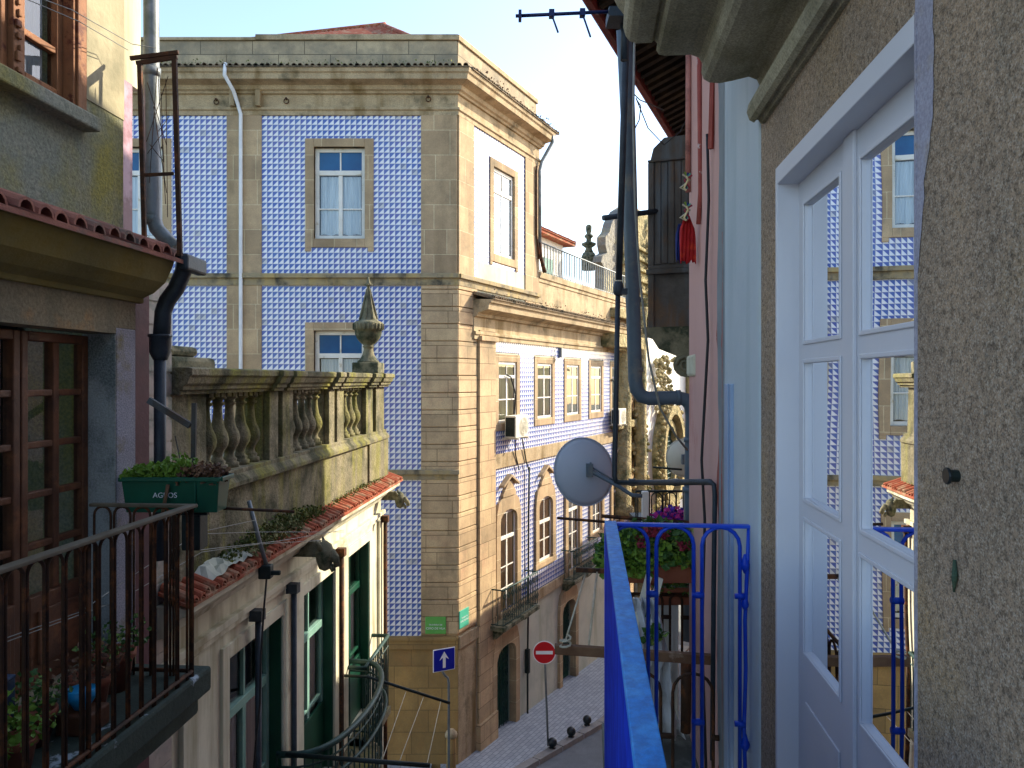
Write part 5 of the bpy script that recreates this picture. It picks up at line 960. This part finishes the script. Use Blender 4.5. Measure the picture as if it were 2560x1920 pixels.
# red cloth bundle with ribbons
t = thing('cloth_bundle', 'red cloth with blue lining tied with bright ribbons, hanging beside the pink wall', 'cloth', W_, ppts([(1715, 540)], 5.1)[0])
def hang(px0, px1, py0, py1, Y, mat, name, fold=.02, sway=0):
    b = MB(); N, K = 14, 12; vs = []
    for k in range(K+1):
        f = k/K; w = min(1, .3+2.6*f)
        for j in range(N+1):
            u = j/N-.5; cx = (px0+px1)/2+sway*f; p = ppts([(cx+(px1-px0)*u*w, py0+(py1-py0)*f+(3*math.sin(j*2.3)+4*math.cos(j*.9))*f)], Y)[0]; vs.append((p[0], Y+fold*math.sin(j*1.9+k*.3), p[2]))
    b.add(vs, [(k*(N+1)+j, (k+1)*(N+1)+j, (k+1)*(N+1)+j+1, k*(N+1)+j+1) for k in range(K) for j in range(N)], True); o = b.build(name, mat, t); o.modifiers.new('thick', 'SOLIDIFY').thickness = .004
hang(1700, 1738, 540, 655, 4.6, 'redcloth', 'red_cloth', .012); hang(1690, 1712, 560, 652, 4.66, 'bluecloth', 'blue_lining')
for i, (mt, dx) in enumerate((('leaf2', 0), ('bluecloth', 8), ('signteal', 14), ('rope', -6), ('redflower', 18), ('yellowcurtain', 4))):
    b = MB()
    for y0, y1 in ((430, 470), (505, 545)): b.tube(ppts([(1712+dx, y0+i*2), (1722-dx*.6, (y0+y1)/2), (1706+dx, y1), (1716, y1+6)], 4.57-i*.004), .006, 5)
    b.build('ribbon', mt, t)
# ================================================================ flower balcony of the neighbour
nb = thing('neighbour_balcony', 'rusty neighbour balcony with hooped bars below the brown beam, seen through the blue railing', 'balcony', FR, (4.4, -.4, -2.45))
b = MB(); b.box(3.85, 5.25, -.68, -.1, -2.45, -2.35); b.build('slab', 'floor', nb, bevel=.01)
b = MB(); arches(b, lambda s: (3.9, -.14-s), .52, -2.35, -1.48, .26, .06, .0085, collars=(-1.8,)); arches(b, lambda s: (3.9+s, -.14), 1.3, -2.35, -1.48, .16, .03, .0085); arches(b, lambda s: (5.2, -.14-s), .54, -2.35, -1.45, .13, .05, .0085, collars=(-1.6, -2.0))
b.tube([(3.9, -.14, -1.46), (5.2, -.14, -1.45), (5.2, -.68, -1.45)], .012, 6); b.build('railing', 'rust', nb)
b = MB(); b.box(5.26, 5.3, -.62, -.2, -2.4, -1.5); tag(b.build('white_sheet', 'white_stucco', None, FR, (5.28, -.4, -2.4), bevel=.01), 'white board behind the black bars under the flower troughs', 'board')
def trough(label, x0, x1, y0, y1, z0, z1):
    t = thing('flower_trough', label, 'planter', W_, ((x0+x1)/2, y0, z0)); b = MB()
    b.add([(x0+.02, y0+.02, z0), (x1-.02, y0+.02, z0), (x1-.02, y1-.02, z0), (x0+.02, y1-.02, z0), (x0, y0, z1), (x1, y0, z1), (x1, y1, z1), (x0, y1, z1)], [(0, 3, 2, 1), (0, 1, 5, 4), (1, 2, 6, 5), (2, 3, 7, 6), (3, 0, 4, 7)])
    b.box(x0-.01, x1+.01, y0-.012, y0, z1-.025, z1+.006); b.build('trough', 'clay', t, bevel=.004); b = MB(); b.box(x0+.01, x1-.01, y0+.005, y1-.01, z1-.04, z1-.02); b.build('soil', 'soil', t); return t
q = ppts([(1520, 1460), (1795, 1402)], 4.9); t = trough('long terracotta trough of red and green geraniums behind the blue hoops', q[0][0], q[1][0], 4.9, 5.08, q[0][2], q[1][2])
b = MB(); leaves(b, q[0][0]-.05, q[1][0]+.02, 4.84, 5.12, q[1][2]-.03, q[1][2]+.22, 2600, .055); b.build('foliage', 'leaf', t)
b = MB(); leaves(b, q[0][0]-.06, q[0][0]+.26, 4.82, 5.0, q[1][2]-.1, q[1][2]+.18, 1100, .045, up=.8); leaves(b, q[0][0]+.3, q[1][0], 4.83, 4.95, q[1][2]-.02, q[1][2]+.17, 350, .05); b.build('young_foliage', 'leaf2', t)
b = MB()
for cx, cz in ((.3, .2), (.34, .17), (.26, .18), (.47, .1), (.66, .14), (.2, .12), (.78, .1)): leaves(b, q[0][0]+cx-.03, q[0][0]+cx+.03, 4.82, 4.88, q[1][2]+cz-.02, q[1][2]+cz+.035, 70, .028, dome=False)
b.build('blossom', 'redflower', t)
q2 = ppts([(1632, 1512), (1760, 1468)], 5.15); t = trough('lower terracotta trough under the geranium trough', q2[0][0], q2[1][0]+.02, 5.12, 5.28, q2[0][2], q2[1][2])
b = MB(); leaves(b, q2[0][0], q2[1][0], 5.1, 5.2, q2[1][2]-.04, q2[1][2]+.03, 180, .04); b.build('foliage', 'leaf', t)
# second little balcony with violet flowers farther on
t = thing('far_balcony', 'small dark railing with violet and pink flowers behind the fat pipe', 'balcony', W_, ppts([(1660, 1300)], 7.2)[0])
b = MB(); qa, qb = ppts([(1590, 1228), (1725, 1300)], 7.2); 
for k in range(9): xx = qa[0]+(qb[0]-qa[0])*k/8; b.tube([(xx, 7.2, qb[2]), (xx, 7.2, qa[2])], .007, 5)
b.tube([(qa[0], 7.2, qa[2]), (qb[0], 7.2, qa[2])], .012, 6); arches(b, lambda s: (qa[0]+s, 7.19), qb[0]-qa[0], qb[2], qa[2]-.01, .13, .03, .006); b.box(qa[0], qb[0]+.2, 7.15, 7.6, qb[2]-.08, qb[2]); b.build('railing', 'iron', t)
b = MB(); leaves(b, qb[0]-.33, qb[0]-.02, 7.1, 7.25, qb[2]-.02, qb[2]+.13, 320, .05); b.build('violet_flowers', 'purple', t); b = MB(); leaves(b, qb[0]-.36, qb[0], 7.05, 7.2, qb[2]-.02, qb[2]+.12, 200, .05); b.build('pink_flowers', 'pinkflower', t)
b = MB(); p = ppts([(1612, 1260)], 7.1)[0]; b.box(p[0]-.03, p[0]+.03, 7.05, 7.12, p[2]-.2, p[2]+.12); b.build('white_post', 'whitewood', t, bevel=.006)
# clothes beam, upper bar and ropes
t = thing('clothes_beam', 'weathered brown timber beam jutting left below the blue rail', 'beam', W_, ppts([(1830, 1640)], 4.2)[0])
q = ppts([(1387, 1622, 4.25), (1832, 1652, 4.1)], 4.2); b = MB(); bar(b, q[0], q[1], .026); b.build('beam', 'beam', t, bevel=.004)
q = ppts([(1440, 1424, 4.6), (1560, 1430, 4.6)], 4.6); b = MB(); bar(b, q[0], q[1], .013); tag(b.build('upper_bar', 'rust', None, W_, tuple(q[0])), 'short dark bar above the brown beam from which two white ropes hang', 'bar')
for a, c, lb in (((1464, 1435), (1413, 1604), 'left slanting white rope tied down to the brown beam'), ((1493, 1427), (1472, 1612), 'right steeper white rope between the upper bar and the brown beam')):
    pole('rope', lb, 'rope', ppts([(a[0], a[1], 4.6), (c[0], c[1], 4.25)], 4.4), .006, 'rope', 6, 'ropes on the brown beam')
q = ppts([(1413, 1606)], 4.24)[0]; b = MB(); b.tube([(q[0]+.03*math.cos(k*.8), 4.22+.035*math.sin(k*.8), q[2]+.004*k-.03) for k in range(18)], .006, 5); tag(b.build('rope_knot', 'rope', None, W_, q), 'coiled rope knot on the end of the brown beam', 'knot')
# clutter below the flower troughs
b = MB(); N = 16; vs = []; 
for k in range(N+1):
    for j in range(N+1):
        px = 1588+48*(j/N)+(k/N)*(22+55*(j/N))+8*math.sin(k*.4); py = 1500+350*(k/N); p = ppts([(px, py)], 4.55)[0]; vs.append((p[0], 4.55+.05*math.sin(j*1.1+k*.7)+.03*math.sin(k*1.7), p[2]))
b.add(vs, [(k*(N+1)+j, (k+1)*(N+1)+j, (k+1)*(N+1)+j+1, k*(N+1)+j+1) for k in range(N) for j in range(N)], True); o = b.build('plastic_sheet', 'whitecloth', None, W_, ppts([(1640, 1700)], 4.55)[0]); o.modifiers.new('thick', 'SOLIDIFY').thickness = .004
tag(o, 'crumpled whitish plastic sheet hanging below the flower troughs', 'plastic sheet')
for a, c, lb in (((1622, 1440), (1590, 1560), 'pale weathered board leaning below the left end of the long trough'), ((1650, 1445), (1612, 1590), 'darker board leaning beside the pale one under the trough')):
    q = ppts([(a[0], a[1], 4.7), (c[0], c[1], 4.6)], 4.7); b = MB(); bar(b, q[0], q[1], .018); tag(b.build('board', 'ac' if 'pale' in lb else 'brownwood', None, W_, tuple(q[0])), lb, 'board')
for px, x1, lb in ((1716, 1714, 'black upright post below the beam, left of two'), (1772, 1772, 'black upright post below the beam beside the wall, right of two')):
    pole('dark_post', lb, 'post', ppts([(px, 1650, 4.4), (x1, 1830, 4.4)], 4.4), .03, 'rust', 8)
b = MB(); p = ppts([(1640, 1600)], 4.35)[0]; leaves(b, p[0]-.06, p[0]+.04, 4.3, 4.4, p[2]-.02, p[2]+.12, 60, .045, up=1); tag(b.build('spiky_plant', 'leaf', None, W_, p), 'small spiky green plant on the beam at the edge of the blue rail', 'plant')
# ================================================================ church and things beyond
ch = thing('church', 'sunlit baroque church front with an oval window and carved wreaths, seen behind the pipes', 'church', FB, (20, 0, -11))
def bp_(lst, y): return [FB.hit(px, py, y) for px, py in lst]
b = MB(); b.prism(bp_([(1503, 1500), (1503, 840), (1512, 820), (1640, 850), (1700, 830), (1800, 830), (1800, 1500)], 0), 1, 0, 4); b.build('wall', 'white_stucco', ch)
b = MB(); b.prism(bp_([(1500, 820), (1510, 700), (1512, 670), (1503, 655), (1506, 640), (1518, 632), (1514, 612), (1514, 592), (1524, 580), (1530, 556), (1546, 528), (1570, 512), (1590, 520), (1604, 545), (1618, 535), (1630, 548), (1640, 575), (1648, 620), (1660, 700), (1662, 840)], 1.2), 1, 1.2, 1.6); g = b.build('gable', 'slate', ch)
b = MB()
for i in range(9): 
    p = bp_([(1566, 600+i*28), (1645, 606+i*28)], .75); b.box(p[0][0], p[1][0], .75, 1.2, min(p[0][1], p[1][1])-.08, p[0][1]+.1)
p = bp_([(1560, 780), (1650, 560)], .9); b.box(p[0][0], p[1][0], .9, 1.2, p[0][1], p[1][1]); b.build('gable_courses', 'church', g, bevel=.05)
def col(px0, px1, py0, py1, y=-.5, mat='church', nm='column'):
    p = bp_([(px0, py1), (px1, py0)], y); c = (p[0][0]+p[1][0])/2; r = abs(p[1][0]-p[0][0])/2; b = MB(); z0 = p[0][1]; z1 = p[1][1]
    b.lathe((c, y, z0), [(r*1.3, 0), (r*1.3, .3), (r, .4), (r, (z1-z0)-.5), (r*1.4, (z1-z0)-.1), (r*1.4, z1-z0)], 12); return b.build(nm, mat, ch)
col(1548, 1562, 840, 1290, -.2); col(1598, 1606, 770, 1330); col(1735, 1748, 850, 1330)
b = MB()
for py, h, y in ((850, .5, -.8), (868, .25, -.5), (1065, .3, -.4), (780, .4, -.4)): p = bp_([(1548, py), (1612, py)], y); b.box(p[0][0], p[1][0], y, .1, p[0][1]-h/2, p[0][1]+h/2)
p = bp_([(1640, 760), (1760, 760)], -.8); b.box(p[0][0], p[1][0]+2, -.8, .3, p[0][1]-.3, p[0][1]+.3); b.build('entablature', 'church', ch, bevel=.05)
oc = FB.hit(1664, 1140, -.1); ow_, oh_ = abs(FB.hit(1686, 1140, -.1)[0]-oc[0])*1.0, 2.05
def oval(r0, r1, y0, y1, n=36, k=1):
    b = MB(); 
    for i in range(n):
        a, c = 2*PI*i/n, 2*PI*(i+1)/n; P = []
        for y in (y0, y1):
            for r in (r0, r1):
                for t_ in (a, c): P.append((oc[0]+ow_*r*math.cos(t_), y, oc[1]+oh_*r*math.sin(t_)))
        b.add(P, [(0, 1, 3, 2), (4, 6, 7, 5), (2, 3, 7, 6), (0, 4, 5, 1)])
    return b
b = oval(.72, .86, -.35, .1); b2 = oval(1.0, 1.2, -.6, .1); b.v, b.f, b.sm = b.v, b.f, b.sm; wn_ = b.build('oval_window', 'church', ch); b2.build('wreath_ring', 'church', wn_)
b = MB(); b.prism([(oc[0]+ow_*.75*math.cos(2*PI*i/30), oc[1]+oh_*.75*math.sin(2*PI*i/30)) for i in range(30)], 1, -.06, 0); b.build('pane', 'palegreen', wn_)
b = MB()
for i in range(-4, 5): xx = oc[0]+ow_*.16*i; b.tube([(xx, -.12, oc[1]-oh_*.7), (xx, -.12, oc[1]+oh_*.7)], .03, 4)
for i in range(-6, 7): zz = oc[1]+oh_*.11*i; b.tube([(oc[0]-ow_*.7, -.12, zz), (oc[0]+ow_*.7, -.12, zz)], .025, 4)
b.build('glazing_bars', 'greeniron', wn_)
rnd = random.Random(3); b = MB()
def blob(p, r): b.lathe((p[0], p[1], p[2]), [(.01, -r), (r*.8, -r*.6), (r, 0), (r*.7, r*.6), (.01, r)], 6)
def orn(fn, n):
    global b
    b = MB()
    for i in range(n): blob(*fn(i))
    tag(b.build('carved_ornament', 'church', ch), kind='stuff')
def at_(px, py, y, r): p = FB.hit(px, py, y); return (p[0], rnd.uniform(y-.12, y+.1), p[1]), r
def ring(i): a = 2*PI*i/150; r = 1.3+.1*math.sin(i*2.3)+rnd.uniform(-.05, .05); return (oc[0]+ow_*r*math.cos(a), -.4+rnd.uniform(-.15, .1), oc[1]+oh_*r*.96*math.sin(a)), rnd.uniform(.06, .13)
orn(ring, 150)
orn(lambda i: at_(rnd.gauss(1658, 9), rnd.uniform(890, 1030), -.35, rnd.uniform(.06, .15)), 150)
orn(lambda i: at_(rnd.gauss(1664, 15), rnd.uniform(1245, 1420), -.35, rnd.uniform(.07, .16)), 260)
orn(lambda i: at_(1600+rnd.gauss(0, 6)+8*math.sin(i), 1020+rnd.random()*240, -.3, rnd.uniform(.06, .14)), 240)
orn(lambda i: at_(1634+rnd.gauss(0, 5), 550+rnd.random()*270, .6, rnd.uniform(.06, .15)), 150)
orn(lambda i: at_(1601+rnd.gauss(0, 3), 870+rnd.random()*140, -.3, rnd.uniform(.05, .12)), 90)
b = MB(); p0, p1 = bp_([(1592, 1330), (1612, 1090)], -.15); b.box(p0[0], p1[0], -.2, 0, p0[1], p1[1]); sw = b.build('side_window', 'palegreen', ch)
b = MB()
for i in range(6): xx = p0[0]+(p1[0]-p0[0])*i/5; b.tube([(xx, -.28, p0[1]), (xx, -.28, p1[1])], .035, 4)
for i in range(14): zz = p0[1]+(p1[1]-p0[1])*i/13; b.tube([(p0[0], -.28, zz), (p1[0], -.28, zz)], .03, 4)
b.build('grille', 'ac', sw)
b = MB(); p0, p1 = bp_([(1620, 1500), (1690, 1240)], -.5); b.box(p0[0], p1[0], -.6, 0, p0[1], p1[1]-1.2); b.build('portal', 'church', ch, bevel=.1)
# stone pinnacle
p = FB.hit(1472, 650, 3.5); t = thing('stone_pinnacle', 'dark stone pinnacle with a knobbed top beyond the terrace railing', 'pinnacle', FB, (p[0], 3.5, p[1]))
sc = FB.hit(1472, 562, 3.5)[1]-p[1]; b = MB(); b.lathe((p[0], 3.5, p[1]-.5), [(.22*sc, 0), (.22*sc, .5), (.24*sc, .55), (.17*sc, .5+.2*sc)], 10); b.build('base', 'urn', t)
b = MB(); b.lathe((p[0], 3.5, p[1]), [(.14*sc, .2*sc), (.1*sc, .3*sc), (.09*sc, .34*sc), (.2*sc, .42*sc), (.21*sc, .47*sc), (.08*sc, .52*sc), (.07*sc, .6*sc), (.13*sc, .66*sc), (.12*sc, .7*sc), (.06*sc, .75*sc), (.08*sc, .82*sc), (.09*sc, .95*sc), (.05*sc, 1.0*sc)], 12); b.build('knob', 'urn', t)
# red roofed house far behind
Fh = Fr((9.4, 46), 20); t = thing('distant_house', 'small distant house with an orange red roof glimpsed under the scroll bracket', 'building', Fh, (0, 0, -11))
b = MB(); b.box(-2, 6, 0, 6, -11, -1.2); b.build('wall', 'eavered', t); b = MB(); b.prism([(-.4, -1.2), (3, 1.0), (6.4, -1.2)], 0, -2.4, 6.4); b.build('roof', 'terracotta', t)
# ================================================================ camera, light, sky
cam = bpy.data.cameras.new('Camera'); co_ = bpy.data.objects.new('Camera', cam); COL.objects.link(co_); S.camera = co_
cam.sensor_width = 36; cam.lens = FOC/2560*36; cam.clip_start = .02; cam.clip_end = 1500; cam.shift_y = -(960-PY0)/2560; co_.rotation_euler = (PI/2, 0, 0)
AZ, EL = 59.5, 29.5                                                  # sun: degrees clockwise from +Y, elevation
sd = Vector((math.sin(R(AZ))*math.cos(R(EL)), math.cos(R(AZ))*math.cos(R(EL)), math.sin(R(EL))))
su = bpy.data.lights.new('Sun', 'SUN'); su.energy = 3.2; su.angle = R(.5); su.color = (1, .89, .69); so = bpy.data.objects.new('Sun', su); COL.objects.link(so); so.rotation_euler = sd.to_track_quat('Z', 'Y').to_euler()
w = bpy.data.worlds.new('World'); S.world = w; w.use_nodes = True; wn = w.node_tree; bg = wn.nodes['Background']
sk = wn.nodes.new('ShaderNodeTexSky'); sk.sky_type = 'NISHITA'; sk.sun_disc = False; sk.sun_elevation = R(EL); sk.sun_rotation = R(AZ); sk.air_density = 1.0; sk.dust_density = 1.3; sk.ozone_density = 1.2; sk.altitude = 50
wn.links.new(sk.outputs[0], bg.inputs[0]); bg.inputs[1].default_value = .15
S.view_settings.view_transform = 'Standard'; S.view_settings.look = 'None'; S.view_settings.exposure = 1.55; S.view_settings.gamma = 1
S.cycles.max_bounces = 8; S.cycles.transparent_max_bounces = 12; S.cycles.use_denoising = True
